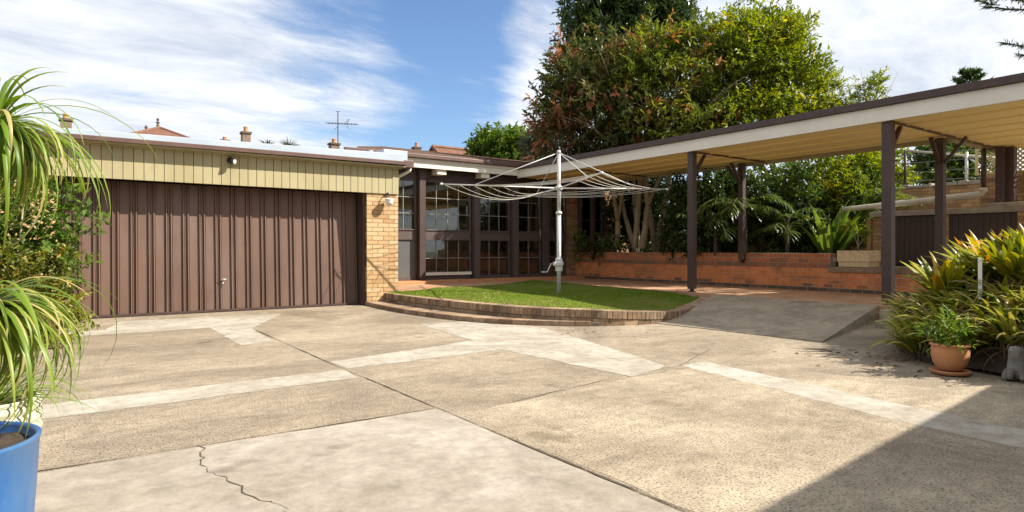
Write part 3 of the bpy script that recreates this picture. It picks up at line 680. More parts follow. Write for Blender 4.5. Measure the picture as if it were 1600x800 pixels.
mb=MB(); mb.lathe((PX,PY,2.38),[(.037,-.05),(.07,-.04),(.07,.04),(.037,.05)],16); mb.build('hub',M['galv'],cl,True)
rt=np.array([.8137,-.5813,0]);fw=np.array([.5813,.8137,0]);top=np.array([PX,PY,3.13]);hub=np.array([PX,PY,2.38])
TH=R(13); dirs=[math.cos(TH+k*math.pi/2)*rt+math.sin(TH+k*math.pi/2)*fw for k in range(4)]
tips=[hub+d*2.42+np.array([0,0,.03]) for d in dirs]
for d,t in zip(dirs,tips):
    mb=MB(); mb.tube([hub+d*.06,t],[.015,.012],10); mb.tube([t-d*.03,t+d*.02],.024,10); a=mb.build('arm',M['galv'],cl,True)
    mb=MB(); mb.tube([top-np.array([0,0,.02]),hub+d*1.75+np.array([0,0,.03])],.0085,8); mb.build('stay',M['galv'],a,True)
for k in range(4):
    for fr_ in (.98,.86,.74,.62,.50):
        a=hub+dirs[k]*2.42*fr_+np.array([0,0,.03]);b=hub+dirs[(k+1)%4]*2.42*fr_+np.array([0,0,.03])
        sag=.16*fr_*(1.25 if k==1 else .55)*rnd.uniform(.8,1.15)
        mb=MB(); mb.tube([a+(b-a)*t+np.array([0,0,-sag*4*t*(1-t)]) for t in np.linspace(0,1,13)],.0042,5); mb.build('line',M['wire'],cl,True)

# ================================================================== POTS AND SMALL THINGS
def pot(name,c,prof,soil_r,soil_z,m,label,saucer=None):
    t=thing(name,c,label,'pot'); mb=MB(); mb.lathe(c,prof,36); mb.build('pot_body',m,t,True)
    mb=MB(); n=40; P=[c]; 
    for r_ in (.5,1.):
        for k in range(20): P.append((c[0]+soil_r*r_*math.cos(k*math.pi/10),c[1]+soil_r*r_*math.sin(k*math.pi/10),c[2]+soil_z+rnd.uniform(-.012,.012)))
    P[0]=(c[0],c[1],c[2]+soil_z+.01)
    mb.add(P,[(0,1+k,1+(k+1)%20) for k in range(20)]+[(1+k,21+k,21+(k+1)%20,1+(k+1)%20) for k in range(20)]); mb.build('soil',M['soil'],t)
    if saucer:
        mb=MB(); mb.lathe((c[0],c[1],0.006),saucer,32); mb.build('saucer',m,t,True)
    return t
BP=(-.285,2.36,.0)
pot('blue_pot',BP,[(.15,.005),(.18,.02),(.215,.2),(.230,.42),(.238,.565),(.242,.572),(.242,.58),(.232,.582),(.226,.572),(.218,.5),(.05,.49)],  .224,.55,M['blueglaze'],'tall blue glazed pot holding the ponytail palm')
RP=(-.26,3.30,.0)
prof=[(.15,.005),(.165,.02),(.185,.36)]
for i in range(3): prof+=[(.188,.37+i*.045),(.204,.385+i*.045),(.204,.40+i*.045),(.188,.412+i*.045)]
prof+=[(.20,.51),(.20,.52),(.18,.52),(.175,.46),(.05,.46)]
pot('ribbed_pot',RP,prof,.178,.49,M['potcream'],'cream ribbed pot behind the blue pot')
TP=(6.50,2.34,.045)
pot('terracotta_pot',TP,[(.088,.0),(.10,.006),(.132,.066),(.148,.13),(.149,.18),(.141,.206),(.141,.21),(.157,.216),(.159,.231),(.151,.237),(.135,.231),(.128,.2),(.05,.19)],.133,.212,M['terracotta'],'round terracotta pot on a saucer at the edge of the strappy bed',
    [(.12,0),(.144,.006),(.157,.026),(.159,.038),(.152,.04),(.142,.028),(.05,.02)])
sk=MB(); sk.beam((7.46,2.42,.3),(7.45,2.42,1.03),.036,.018); tag(sk.build('garden_stake',M['whitep'],bevel=.003),'thin white stake standing among the strappy plants','stake')
# stone cat ornament: seated body, chest, haunches, head with ears, tail
def skin(name,verts,edges,radii,mat,label,cat,sub=2):
    me=bpy.data.meshes.new(name); org=np.mean(verts,0); org[2]=min(v[2] for v in verts)
    me.from_pydata([tuple(np.array(v)-org) for v in verts],edges,[]); me.materials.append(mat)
    o=bpy.data.objects.new(name,me); COL.objects.link(o); o.location=org
    sm=o.modifiers.new('skin','SKIN'); sm.use_smooth_shade=True
    for i,r_ in enumerate(radii): me.skin_vertices[0].data[i].radius=(r_,r_) if not isinstance(r_,tuple) else r_
    me.skin_vertices[0].data[0].use_root=True
    s=o.modifiers.new('sub','SUBSURF'); s.levels=sub; s.render_levels=sub
    return tag(o,label,cat)
cx,cy=6.60,1.86
v=[(cx+.03,cy,.07),(cx+.0,cy,.15),(cx-.03,cy+.01,.215),(cx-.055,cy+.015,.262),(cx-.095,cy+.02,.25),
   (cx-.05,cy+.055,.30),(cx-.05,cy-.03,.30),(cx-.06,cy+.05,.10),(cx-.07,cy+.05,.02),(cx-.06,cy-.04,.10),(cx-.07,cy-.04,.02),
   (cx+.02,cy+.085,.06),(cx-.06,cy+.09,.02),(cx+.02,cy-.085,.06),(cx-.06,cy-.09,.02),(cx+.11,cy+.02,.03),(cx+.13,cy+.10,.025)]
e=[(0,1),(1,2),(2,3),(3,4),(3,5),(3,6),(1,7),(7,8),(1,9),(9,10),(0,11),(11,12),(0,13),(13,14),(0,15),(15,16)]
skin('stone_cat',v,e,[.085,.078,.055,.052,.03,.016,.016,.03,.024,.03,.024,.055,.025,.055,.025,.025,.015],M['stone'],'weathered grey stone cat sitting on the concrete beside the strappy bed','ornament')

# ================================================================== VEGETATION
def crown(name,lobes,leaf,k,mat,parent=None,seed=0,spread=.8,vals=(.45,.2),up=.5,tipval=None,wid=.38,shell=.62):
    """lobes: (centre, radii, sprigs). Sprigs of k leaves through each lobe, denser near its skin; tipval colours some outer sprigs"""
    g=np.random.default_rng(seed); PP=[];DD=[];LL=[];VV=[]
    for c,r,n in lobes:
        d=unit(g.normal(0,1,(n,3))); rr=(shell+(1.06-shell)*g.random(n)**.7)[:,None]
        lump=1+.2*np.sin(d[:,:1]*5+seed)+.18*np.sin(d[:,1:2]*7+c[0])+.18*np.sin(d[:,2:]*8+c[1])
        p=np.array(c)+d*np.array(r)*rr*lump
        ax=unit(d*1.0+np.array([0,0,up])+g.normal(0,.55,(n,3)))
        base=g.normal(vals[0],vals[1],n)
        if tipval is not None: base=np.where((g.random(n)<tipval[1])&(rr[:,0]>.85),tipval[0]+g.normal(0,.07,n),base)
        cl=np.sin(p[:,0]*2.1+seed)*np.sin(p[:,2]*2.4+p[:,1]*1.3)+.5*np.sin(p[:,0]*4.3+p[:,1]*3.1)*np.sin(p[:,2]*4.7)
        if tipval is not None: base=np.where((base>.75)&(cl<.1),vals[0],base)
        base=np.where(base>.75,base,base+.16*cl)
        t=np.linspace(0,1,k)[None,:,None]; Ls=leaf*g.uniform(.55,1.35,(n,1,1))
        stem=p[:,None,:]+ax[:,None,:]*Ls*1.6*t
        ld=ax[:,None,:]*(.35+.8*t)+g.normal(0,spread,(n,k,3))
        PP.append(stem.reshape(-1,3)); DD.append(ld.reshape(-1,3)); LL.append((Ls*g.uniform(.75,1.2,(n,k,1))).reshape(-1)); VV.append((base[:,None]+g.normal(0,.08,(n,k))).reshape(-1))
    P,D,L,V=[np.concatenate(q) for q in (PP,DD,LL,VV)]
    return leaves(name,P,D,L,L*wid,V,mat,parent,seed)

def limbs(mb,base,tops,r0,bend=.12,g=None,sub=3,tw=.13):
    """trunk from base to each top, crooked and tapered, with side twigs near its end"""
    g=g or rnd
    for tp in tops:
        b=np.array(base,float);t=np.array(tp,float);L=np.linalg.norm(t-b);P=[];Rr=[]
        for i in range(8):
            s=i/7; P.append(b+(t-b)*s+np.array([g.uniform(-1,1),g.uniform(-1,1),0])*bend*L*.25*math.sin(s*3.14)); Rr.append(r0*(1-.8*s))
        mb.tube(P,Rr,8)
        for q in range(sub):
            s0=P[4+q%3]; e=t+np.array([g.uniform(-1,1),g.uniform(-1,1),g.uniform(-.4,.6)])*L*tw
            mb.tube([s0,(s0+e)/2+np.array([0,0,L*.03]),e],[r0*.35,r0*.22,r0*.08],6)

def tree(name,label,base,tops,r0,lobes,leaf,k,mat,bark='bark',seed=0,group=None,cat='tree',**kw):
    t=thing(name,base,label,cat,group); mb=MB(); limbs(mb,base,tops,r0,g=random.Random(seed)); mb.build('trunk',M[bark],t,True)
    crown('crown',lobes,leaf,k,M[mat],t,seed,**kw); return t

def at(px,py,d):            # point of the photograph at a distance, used to measure where things stand
    a=(px-800)/990.*d; return (.8137*a+.5813*d,-.5813*a+.8137*d,1.12-(py-390)/990.*d)
def lobe(px,py,d,rpx,rpy,n,rd=None):
    rx=rpx/990*d; return (at(px,py,d),(rx,rd or rx*.85,rpy/990*d),n)

# the trees behind the carport
b1=(14.45,12.9,.98)
t=thing('bronze_leaved_tree',b1,'dark tree with bronze red leaf tips, left part of the tree mass over the carport','tree')
mb=MB(); limbs(mb,b1,[(13.9,13.2,5.4),(15.3,12.5,5.8)],.10,g=random.Random(1)); limbs(mb,(14.35,13.55,.98),[(13.2,14.2,5.2),(14.6,13.8,6.4)],.085,g=random.Random(2)); limbs(mb,(14.2,13.2,3.6),[at(872,150,18.6),at(900,105,18.6),at(860,205,18.5),at(935,90,18.2),at(950,140,17.6),at(915,190,17.6)],.035,g=random.Random(8),tw=.25); mb.build('trunk',M['bark'],t,True)
crown('crown',[lobe(925,175,19,72,62,700),lobe(880,190,19,40,55,380),lobe(985,190,18.5,60,52,420),lobe(900,120,19.5,42,40,330),lobe(960,110,19,52,42,400)],.19,9,M['l_bronze'],t,11,spread=.75,vals=(.38,.22),tipval=(.97,.34),wid=.34,shell=.5)
b2=at(1012,388,18.3)
t=thing('pale_trunked_tree',(b2[0],b2[1],.98),'tree with pale forked trunks and green leaves with orange tips over the carport','tree')
mb=MB()
B0=np.array([b2[0],b2[1],.98])
def fork(p0,p1,pa,pb,r): mb.tube([p0,(np.array(p0)+p1)/2+np.array([.03,0,0]),p1],[r,r*.85,r*.78],10); mb.tube([p1,pa,(np.array(pa)+np.array([0,0,1.4]))],[r*.7,r*.55,r*.4],8); mb.tube([p1,pb,(np.array(pb)+np.array([.4,0,1.6]))],[r*.6,r*.5,r*.35],8)
fork(at(1003,388,18.2),np.array(at(1012,322,18.2)),at(1010,285,18.3),at(1032,275,18.1),.105)
mb.tube([at(992,388,18.5),at(996,340,18.5),at(1000,280,18.5),at(1010,200,18.6)],[.085,.08,.07,.05],9)
fork(at(963,386,19.2),np.array(at(965,345,19.2)),at(958,295,19.2),at(975,290,19.3),.095)
limbs(mb,at(1020,275,18.3),[at(1080,160,18.5),at(1120,120,18.5),at(1040,150,18.3)],.09,g=random.Random(4)); limbs(mb,at(1030,270,18.2),[at(1000,150,17.2),at(1060,120,17),at(1090,170,16.9),at(1130,140,17.1),at(1040,190,16.9)],.03,g=random.Random(9),tw=.25); mb.build('trunk',M['bark'],t,True)
crown('crown',[lobe(1050,150,18.3,80,80,900),lobe(1100,100,18.5,62,62,520),lobe(1030,95,18.6,52,52,430),lobe(1075,205,17.8,70,42,430),lobe(1130,180,18,52,55,380),lobe(985,150,18.2,40,50,200)],.17,8,M['l_red'],t,12,spread=.75,vals=(.42,.17),tipval=(.88,.26),wid=.36,shell=.5)
tree('dark_evergreen','tall dark evergreen tree rising behind the bronze leaved tree',(*at(975,300,23)[:2],.0),[at(960,20,23),at(1010,20,23.5),at(920,60,23)],.22,
     [lobe(955,60,23,72,75,800),lobe(930,20,23,48,42,420),lobe(1015,25,23.5,52,48,500),lobe(1050,20,23.5,32,42,330),lobe(910,90,22.5,36,55,330),lobe(985,-25,23,55,45,420)],.20,9,'l_dark','barkdark',13,vals=(.4,.25),wid=.40,up=.9,shell=.45)
tree('yellow_green_tree','broad yellow green tree on the right of the tree mass over the carport',(16.6,9.9,.98),[at(1180,100,18.5),at(1240,150,18),at(1140,80,18.5)],.13,
     [lobe(1190,90,18.5,85,68,1700),lobe(1240,150,18,66,66,1250),lobe(1150,60,18.8,60,46,600),lobe(1265,200,17.6,52,38,500),lobe(1180,190,17.6,70,50,700),lobe(1215,55,18.8,46,36,420)],.125,8,'l_yel','bark',14,vals=(.46,.22),wid=.42,shell=.5)
tree('airy_shrub','thin airy leaved shrub reaching over the carport roof at the right end of the trees',(*at(1300,300,17.5)[:2],.98),[at(1320,170,17.3),at(1350,150,17.3),at(1375,120,17.3),at(1300,140,17.4)],.045,
     [lobe(1300,200,17.4,42,40,240),lobe(1330,165,17.3,36,26,170),lobe(1360,142,17.3,26,16,110),lobe(1374,124,17.3,12,9,40),lobe(1310,130,17.4,14,18,40),lobe(1345,205,17.2,30,22,90)],.085,8,'l_yel','twig',15,vals=(.5,.18),wid=.42,shell=.2)
tree('round_green_tree','small round bright green tree behind the house roof left of the clothesline pole',(*at(785,300,30)[:2],0),[at(790,235,30),at(760,235,30),at(820,235,30)],.16,
     [lobe(785,238,30,42,26,600),lobe(760,240,30,26,18,260),lobe(815,232,30,30,20,330)],.22,8,'l_fresh','barkdark',16,vals=(.5,.22),wid=.5,shell=.5)
tree('olive_tree','grey green tree between the bright round tree and the bronze leaved tree',(*at(850,300,27)[:2],0),[at(850,210,27),at(835,225,27)],.14,
     [lobe(848,222,27,24,26,330),lobe(862,205,27,18,22,230),lobe(835,235,27,20,18,200)],.16,8,'l_olive','barkdark',17,vals=(.5,.25),wid=.35,shell=.4)

# shrubs in the raised bed under the carport roof
SH=[('dark_shrub','dense dark shrub behind the pale forked trunks in the raised bed',(1082,338,17.4),44,62,520,.14,'l_dark'),
    ('dark_shrub','dense dark shrub behind the front carport post in the raised bed',(1105,335,16.6),46,66,520,.15,'l_dark'),
    ('glossy_shrub','dark glossy shrub below the orange tipped leaves beside the front post',(1140,325,16.9),38,72,460,.16,'l_mid'),
    ('leafy_shrub','mid green shrub right of the second wall post',(1215,315,16.4),52,72,620,.13,'l_mid'),
    ('leafy_shrub','yellow dappled shrub under the roof edge left of the open gap',(1285,285,16.5),60,52,620,.12,'l_yel'),
    ('leafy_shrub','sunlit shrub overhanging the boundary wall near the second post',(1345,265,16.8),40,36,420,.12,'l_yel'),
    ('leafy_shrub','shaded green shrub behind the big paddle leaves',(1250,345,16.2),48,46,420,.13,'l_dark'),
    ('leafy_shrub','shaded shrub between the paddle leaves and the boundary wall',(1345,320,16.2),34,40,330,.12,'l_mid'),
    ('dark_shrub','dark dense shrub against the house wall behind the forked trunks',(1018,300,20.4),52,72,520,.15,'l_dark'),
    ('dark_shrub','dark shrub filling the corner between the house wall and the forked trunks',(985,330,20.3),36,55,330,.15,'l_dark')]
for i,(nm,lb,(px,py,d),rx,ry,n,lf,mt) in enumerate(SH):
    c=at(px,py,d); b=(c[0],c[1],.98)
    tree(nm,lb,b,[(c[0]+.1,c[1],c[2]+.3),(c[0]-.3,c[1]+.2,c[2]+.1)],.03,[lobe(px,py,d,rx,ry,n),lobe(px-rx*.4,py+ry*.45,d,rx*.7,ry*.5,n//3),lobe(px+rx*.4,py+ry*.4,d,rx*.7,ry*.55,n//3)],lf,8,mt,'barkdark',30+i,cat='shrub',vals=(.42,.22),shell=.3,tipval=(.95,.05) if mt!='l_dark' else None)

def rosette(n,L,el0,el1,droop,wid,seed,c,r0=.03,z=0.):
    g=np.random.default_rng(seed); az=g.uniform(0,6.283,n); el=g.uniform(el0,el1,n)
    pos=np.stack([c[0]+r0*np.cos(az),c[1]+r0*np.sin(az),np.full(n,c[2]+z)],1)
    return pos,az,el,L*g.uniform(.65,1.15,n),wid*g.uniform(.75,1.15,n),droop*g.uniform(.7,1.3,n),g
# split-leaf palm like plants, paddle leaves, trough plant, flowers
def fronds(name,label,c,h,n,L,mat,seed,cat='plant',group=None):
    """stems carrying feathered fronds"""
    t=thing(name,(c[0],c[1],c[2]),label,cat,group); g=np.random.default_rng(seed); mb=MB(); PP=[];AZ=[];EL=[];LL=[]
    for i in range(n):
        az=g.uniform(0,6.283);el=g.uniform(.35,1.35);l=L*g.uniform(.7,1.15);p=np.array([c[0],c[1],c[2]+h*g.uniform(.55,1)]);pts=[p]
        for s in range(9):
            e=el-1.5*(s/8)**1.2; p=p+np.array([math.cos(az)*math.cos(e),math.sin(az)*math.cos(e),math.sin(e)])*l/9; pts.append(p)
            if s>1:
                for sd in (-1,1):
                    for q in (0,.5):
                        PP.append(p-(p-pts[-2])*q);AZ.append(az+sd*g.uniform(.8,1.15));EL.append(e*.4-.25+g.normal(0,.12));LL.append(l*.36*math.sin(.35+2.6*s/9))
        mb.tube(pts,[.012]*5+[.008]*5,5)
    mb.tube([c,(c[0],c[1],c[2]+h)],[.05,.03],8); mb.build('stem',M['barkdark'],t)
    n=len(PP); straps('fronds',np.array(PP),np.array(AZ),np.array(EL),np.array(LL),.035,.7,g.normal(.45,.18,n),M[mat],t,4,.15); return t
fronds('feathery_palm','dark feathery palm hanging over the planter wall at the second wall post',(*at(1165,380,15.7)[:2],.98),1.35,15,1.25,'l_mid',51)
fronds('feathery_palm','dark feathery palm low behind the planter wall between two posts',(*at(1118,380,16)[:2],.98),1.0,13,1.15,'l_dark',52)
fronds('feathery_palm','shaded feathery palm right of the second wall post',(*at(1230,385,15.2)[:2],.98),.75,11,.95,'l_mid',53)
fronds('tree_fern','spiky palm under the roof edge left of the second front post',(*at(1372,330,15.8)[:2],.9),1.5,13,1.0,'l_yel',54)
c=(*at(1297,395,15.2)[:2],.98)
pl=thing('paddle_leaf_plant',c,'clump of big upright fresh green paddle leaves behind the stone trough','plant')
pos,az,el,L,W,D,g=rosette(30,1.35,.8,1.5,.7,.20,61,c,.12); straps('leaves',pos,az,el,L,W,D,g.normal(.65,.22,30),M['l_fresh'],pl,7,.25,1.6)
c=(13.68,6.62,1.055)
pl=thing('trough_plant',c,'thin leaved plant growing in the sandstone trough','plant')
mb=MB(); tips=[(13.66,6.6,1.45),(13.6,6.72,1.60),(13.75,6.5,1.38)]
for tp in tips: mb.tube([c,(c[0],c[1],1.2),tp],[.012,.01,.007],6)
mb.build('stem',M['twig'],pl)
PP=[rosette(34,.34,-.3,1.3,1.1,.026,62+i,tp,.01) for i,tp in enumerate(tips)]
straps('leaves',*[np.concatenate([q[k] for q in PP]) for k in range(6)],np.random.default_rng(5).normal(.55,.2,102),M['l_yel'],pl,5,.2)
c=(13.75,6.8,1.055); pl=thing('dry_plant',c,'dead straw coloured leaves hanging over the sandstone trough','plant')
pos,az,el,L,W,D,g=rosette(60,.30,.2,1.3,2.2,.02,66,(13.62,6.55,1.06),.05); straps('leaves',pos,az,el,L,W,D,g.uniform(.5,1,60),M['l_dead'],pl,6,.2)
def lowplant(name,label,c,r,n,leaf,mat,seed,group=None,cat='plant',fl=None):
    t=thing(name,c,label,cat,group); crown('foliage',[((c[0],c[1],c[2]+r*.7),(r,r,r*.8),n)],leaf,7,M[mat],t,seed,vals=(.5,.2),shell=.2)
    if fl: [crown('flower',[((c[0]+r*.6*math.cos(q*2.4),c[1]+r*.6*math.sin(q*2.4),c[2]+r*(1.2+.3*math.sin(q))),(.02,.02,.02),2)],.06,7,M['flower'],t,seed+1+q,vals=(.6,.3),wid=.6) for q in range(fl)]
    return t
lowplant('flowering_plant','small plant with white and pink flowers on the planter wall beside the forked trunks',(*at(948,385,19.3)[:2],1.0),.30,60,.14,'l_fresh',71,fl=9)
lowplant('pot_plant','low rounded green plant on the planter wall below the dark house window',(*at(912,385,20)[:2],1.0),.33,70,.12,'l_mid',72)
lowplant('herb','bright green herb growing in the terracotta pot',(6.50,2.34,.25),.14,70,.062,'l_fresh',73)

# strappy bed at the right
bed=[(6.62,-.5),(6.62,1.6),(6.78,2.2),(6.95,2.72),(7.55,3.25),(8.6,3.62),(9.28,3.38),(11.5,3.3),(11.5,-.5)]
mb=MB(); n=len(bed); cen=(8.9,1.6)
ringz=[(1.0,.0),(.88,.26),(.64,.50),(.3,.62)]
V=[];F=[]
for s,z in ringz:
    for (x,y) in bed: V.append((cen[0]+(x-cen[0])*s,cen[1]+(y-cen[1])*s,z+rnd.uniform(0,.04)))
V.append((*cen,.66))
for i in range(len(ringz)-1):
    for k in range(n): F.append((i*n+k,i*n+(k+1)%n,(i+1)*n+(k+1)%n,(i+1)*n+k))
for k in range(n): F.append(((len(ringz)-1)*n+k,(len(ringz)-1)*n+(k+1)%n,len(V)-1))
mb.add(V,F); tag(mb.build('bed_soil',M['soil'],smooth=True),kind='structure')
def bedz(x,y):
    best=0
    for s in np.linspace(1,.3,15):
        P=[(cen[0]+(a-cen[0])*s,cen[1]+(b-cen[1])*s) for a,b in bed]
        if inside(P,np.array([x]),np.array([y]))[0]: best=float(np.interp(1-s,[0,.12,.36,.7],[0,.26,.50,.62]))
    return best
SP=[(7.15,2.85),(7.55,3.0),(7.0,2.4),(7.45,2.5),(8.0,3.15),(8.5,3.35),(7.0,2.0),(7.4,2.05),(7.9,2.6),(8.35,2.8),(6.95,1.62),(7.35,1.55),(7.85,2.1),(8.3,2.25),(8.9,3.2),(8.8,2.65),(7.3,1.1),(7.8,1.6),(9.2,2.9),(8.9,2.2),(8.3,1.7),(7.0,1.25),(7.25,2.65),(7.75,2.85),(7.2,2.2),(7.65,2.3),(8.15,2.5),(8.6,3.0),(8.0,2.85),(8.35,2.5),(8.05,2.25),(8.45,2.15),(8.75,2.5),(7.9,2.0),(8.1,1.8),(7.5,1.8),(7.15,1.8)]
for i,(x,y) in enumerate(SP):
    c=(x,y,max(.0,bedz(x,y)-.02))
    t=thing('strappy_plant',c,'arching strap leaved plant with blades tinted sunlit yellow in the bed right of the ramp','plant','strap leaved plants in the bed right of the ramp')
    pos,az,el,L,W,D,g=rosette(80,.46,.6,1.5,1.5,.060,100+i,c,.08,.08); straps('leaves',pos,az,el,L,W,D,np.clip(g.normal(.55,.24,80),.05,.9),M['l_strap'],t,7,.3,1.4,vtip=.16)  # sunlight on the leaves is put into the blade colour as yellow
    pos,az,el,L,W,D,g=rosette(22,.38,-.1,.8,1.8,.024,300+i,c,.06,.02); straps('dead_leaves',pos,az,el,L,W,D,g.uniform(.1,1,22),M['l_dead'],t,5,.25)
BR=[(7.75,2.85,.42),(8.2,2.95,.46),(7.95,2.5,.56),(8.45,2.65,.58),(8.7,2.35,.62),(8.2,2.15,.64),(8.75,2.85,.5),(7.75,2.25,.52),(7.95,1.85,.6),(8.6,1.95,.66),(9.0,2.6,.6),(8.1,2.7,.5),(8.3,2.4,.6),(8.05,2.2,.55),(7.8,2.05,.5)]
for i,(x,y,dz) in enumerate(BR):
    dz*=.72; c=(x,y,bedz(x,y)+.10)
    t=thing('bromeliad',c,'yellow green bromeliad with orange tipped leaves at the top of the right bed','bromeliad','bromeliads at the top of the right bed')
    mb=MB(); mb.tube([(x,y,c[2]-.3),(x,y,c[2]+dz*.6)],[.05,.045],8); mb.build('stem',M['barkdark'],t)
    pos,az,el,L,W,D,g=rosette(30,.50,.55,1.45,.75,.085,200+i,c,.04,dz*.6); straps('leaves',pos,az,el,L,W,D,g.normal(.36,.16,30),M['l_brom'],t,7,.35,1.6,.7,vtip=.30)
g=np.random.default_rng(44); n=170
X=np.concatenate([g.normal(6.75,.35,90),g.uniform(5.0,10,50),g.uniform(10.8,13.3,30)]); Y=np.concatenate([g.normal(2.9,.5,90),g.normal(6.3,.35,50),g.uniform(5,13,30)])
Zl=np.where(X>10.75,.226,.006); a=g.uniform(0,6.28,n)
ok=~((X>7.2)&(X<10.75)&(Y>4)); tag(leaves('leaf_litter',np.stack([X,Y,Zl],1)[ok],np.stack([np.cos(a),np.sin(a),g.uniform(0,.15,n)],1)[ok],g.uniform(.04,.09,n)[ok],.025,g.random(n)[ok],M['l_dead'],seed=45,fold=.1,curl=.05),'dry brown leaves scattered on the concrete and paving','leaf litter',kind='stuff')

# ponytail palm, shrubs at the left
pp_=thing('ponytail_palm',(BP[0],BP[1],.54),'ponytail palm with long drooping yellow green blades in the blue pot','palm')
h1=(-.16,2.455,1.50); h2=(-.19,2.39,.95)
mb=MB(); mb.lathe((BP[0],BP[1],.53),[(.07,0),(.10,.04),(.085,.12),(.05,.2),(.04,.28)],14)
mb.tube([(BP[0],BP[1],.78),(-.25,2.38,1.1),(-.16,2.43,1.40),h1],[.045,.034,.03,.034],10); mb.tube([(BP[0],BP[1],.78),(-.22,2.36,.9),h2],[.04,.033,.033],10); mb.build('trunk',M['bark'],pp_,True)
def pony(c,n,L,seed,e0,e1,d):
    pos,az,el,L_,W,D,g=rosette(n,L,e0,e1,d,.0125,seed,c,.02)
    return straps('foliage',pos,az,el,L_*g.uniform(.7,1.2,n),W,D*g.uniform(.75,1.3,n),np.clip(np.where(g.random(n)<.11,.95,g.normal(.40,.22,n)),0,1),M['l_pony'],pp_,11,.2,1.0,.8,vtip=.25)
pony(h1,210,.37,81,-.9,.4,2.1); pony(h1,30,.46,85,-.2,.8,2.2); pony(h1,34,.42,84,.5,1.4,1.7); pony(h2,250,.40,82,-.4,.9,2.5); pony(h2,46,.50,86,-.3,.9,2.6)
fl_=thing('pot_foliage',(RP[0],RP[1],.49),'grassy green plant in the cream ribbed pot','plant')
pos,az,el,L,W,D,g=rosette(110,.42,.3,1.5,1.9,.014,83,(RP[0],RP[1],.48),.05); straps('leaves',pos,az,el,L,W,D,g.normal(.45,.2,110),M['l_pony'],fl_,7,.2)
sh=thing('leafy_shrub',(-.75,9.6,0),'open green shrub with pale bare stems at the left end of the garage door','shrub')
mb=MB(); gg=random.Random(5)
for i in range(16):
    x=-.75+gg.uniform(-.5,.4);y=9.6+gg.uniform(-.25,.25); tx=x+gg.uniform(-.35,.62); z=gg.uniform(1.1,2.0)
    mb.tube([(x,y,0),(x+gg.uniform(-.1,.1),y,z*.5),(tx,y-.1,z)],[.016,.012,.006],6)
mb.build('stems',M['twig'],sh,True)
crown('foliage',[((-.55,9.5,1.55),(.55,.4,.5),95),((-.05,9.45,1.45),(.32,.3,.55),60),((-.9,9.5,1.2),(.6,.4,.5),120),((.02,9.45,1.05),(.25,.25,.3),50),((-.5,9.5,1.05),(.55,.4,.35),90)],.11,7,M['l_fresh'],sh,91,vals=(.3,.2),wid=.5,shell=.2)
gs=thing('golden_shrub',(-.8,9.2,0),'dense low golden green shrub below the open shrub left of the garage door','shrub')
mb=MB(); limbs(mb,(-.8,9.2,0),[(-.2,9.1,.6),(-.9,9.2,.7),(-1.4,9.2,.6)],.03,g=random.Random(3)); mb.build('stems',M['twig'],gs)
crown('foliage',[((-.35,9.05,.66),(.48,.5,.45),520),((-1.0,9.1,.62),(.65,.5,.5),520),((-.2,9.0,.38),(.36,.42,.32),300),((-.7,8.9,.35),(.7,.4,.34),420)],.06,8,M['l_gold'],gs,92,vals=(.48,.2),wid=.5,shell=.35)

# ================================================================== BEYOND: houses, palms, aerial, conifers
GH='brick houses beyond the garage'
def dhouse(label,px,d,w,dp,ez,rz,chims=(),gable=False,finial=False):
    c=at(px,390,d); t=thing('distant_house',(c[0],c[1],0),label,'house',GH); x,y=c[0],c[1]
    mb=MB(); mb.box(x-w/2,y-dp/2,-.1,x+w/2,y+dp/2,ez,0,.5); mb.build('wall',M['wallbrick'],t)
    o=.4; mb=MB(); hw,hd=w/2+o,dp/2+o; ri=0.0 if gable else max(0.05,hw-hd)
    if gable: P=[(x-hw,y-hd,ez),(x+hw,y-hd,ez),(x+hw,y+hd,ez),(x-hw,y+hd,ez),(x-hw,y,rz),(x+hw,y,rz)]
    else: P=[(x-hw,y-hd,ez),(x+hw,y-hd,ez),(x+hw,y+hd,ez),(x-hw,y+hd,ez),(x-ri,y,rz),(x+ri,y,rz)]
    mb.add(P,[(0,1,5,4),(1,2,5),(2,3,4,5),(3,0,4),(3,2,1,0)],0,.5)
    a,b=np.array(P[4]),np.array(P[5])
    mb.tube([a,b+np.array([.01,0,0])],.13,6,0,.9)
    for q,e in ((0,4),(1,5),(2,5),(3,4)): mb.tube([P[q],P[e]],.11,6,0,.8)
    r=mb.build('roof',M['rooftile'],t)
    if finial:
        mb=MB(); mb.lathe((x-.1,y,rz),[(.12,0),(.08,.3),(.14,.4),(.05,.5),(.12,.62),(.03,.75)],10,0,.3); mb.lathe((x-.9,y-.3,rz-.5),[(.1,0),(.08,.3),(.12,.4),(.04,.55)],10,0,.3); mb.build('finial',M['chim'],t)
    for (cpx,pt,pb,wpx,dd) in chims:
        cx_,cy_,zt=at(cpx,pt,dd); zb=at(cpx,pb,dd)[2]; hw=wpx/990*dd/2; H=zt-zb
        mb=MB(); mb.box(cx_-hw,cy_-hw,zb-3.5,cx_+hw,cy_+hw,zb+H*.62,0,.75); mb.box(cx_-hw*1.25,cy_-hw*1.25,zb+H*.58,cx_+hw*1.25,cy_+hw*1.25,zb+H*.70,0,.1); mb.box(cx_-hw*1.2,cy_-hw*1.2,zb+.02,cx_+hw*1.2,cy_+hw*1.2,zb+H*.10,0,.2)
        ch=mb.build('chimney',M['chim'],t); mb=MB(); mb.lathe((cx_,cy_,zb+H*.70),[(hw*.6,0),(hw*.5,H*.2),(hw*.62,H*.24),(hw*.5,H*.3)],12); mb.build('chimney_pot',M['terracotta'],ch)
    return t
dhouse('far brick house with a single chimney showing at the left behind the garage roof',110,44,12,10,4.4,7.8,[(103,178,205,15,42)])
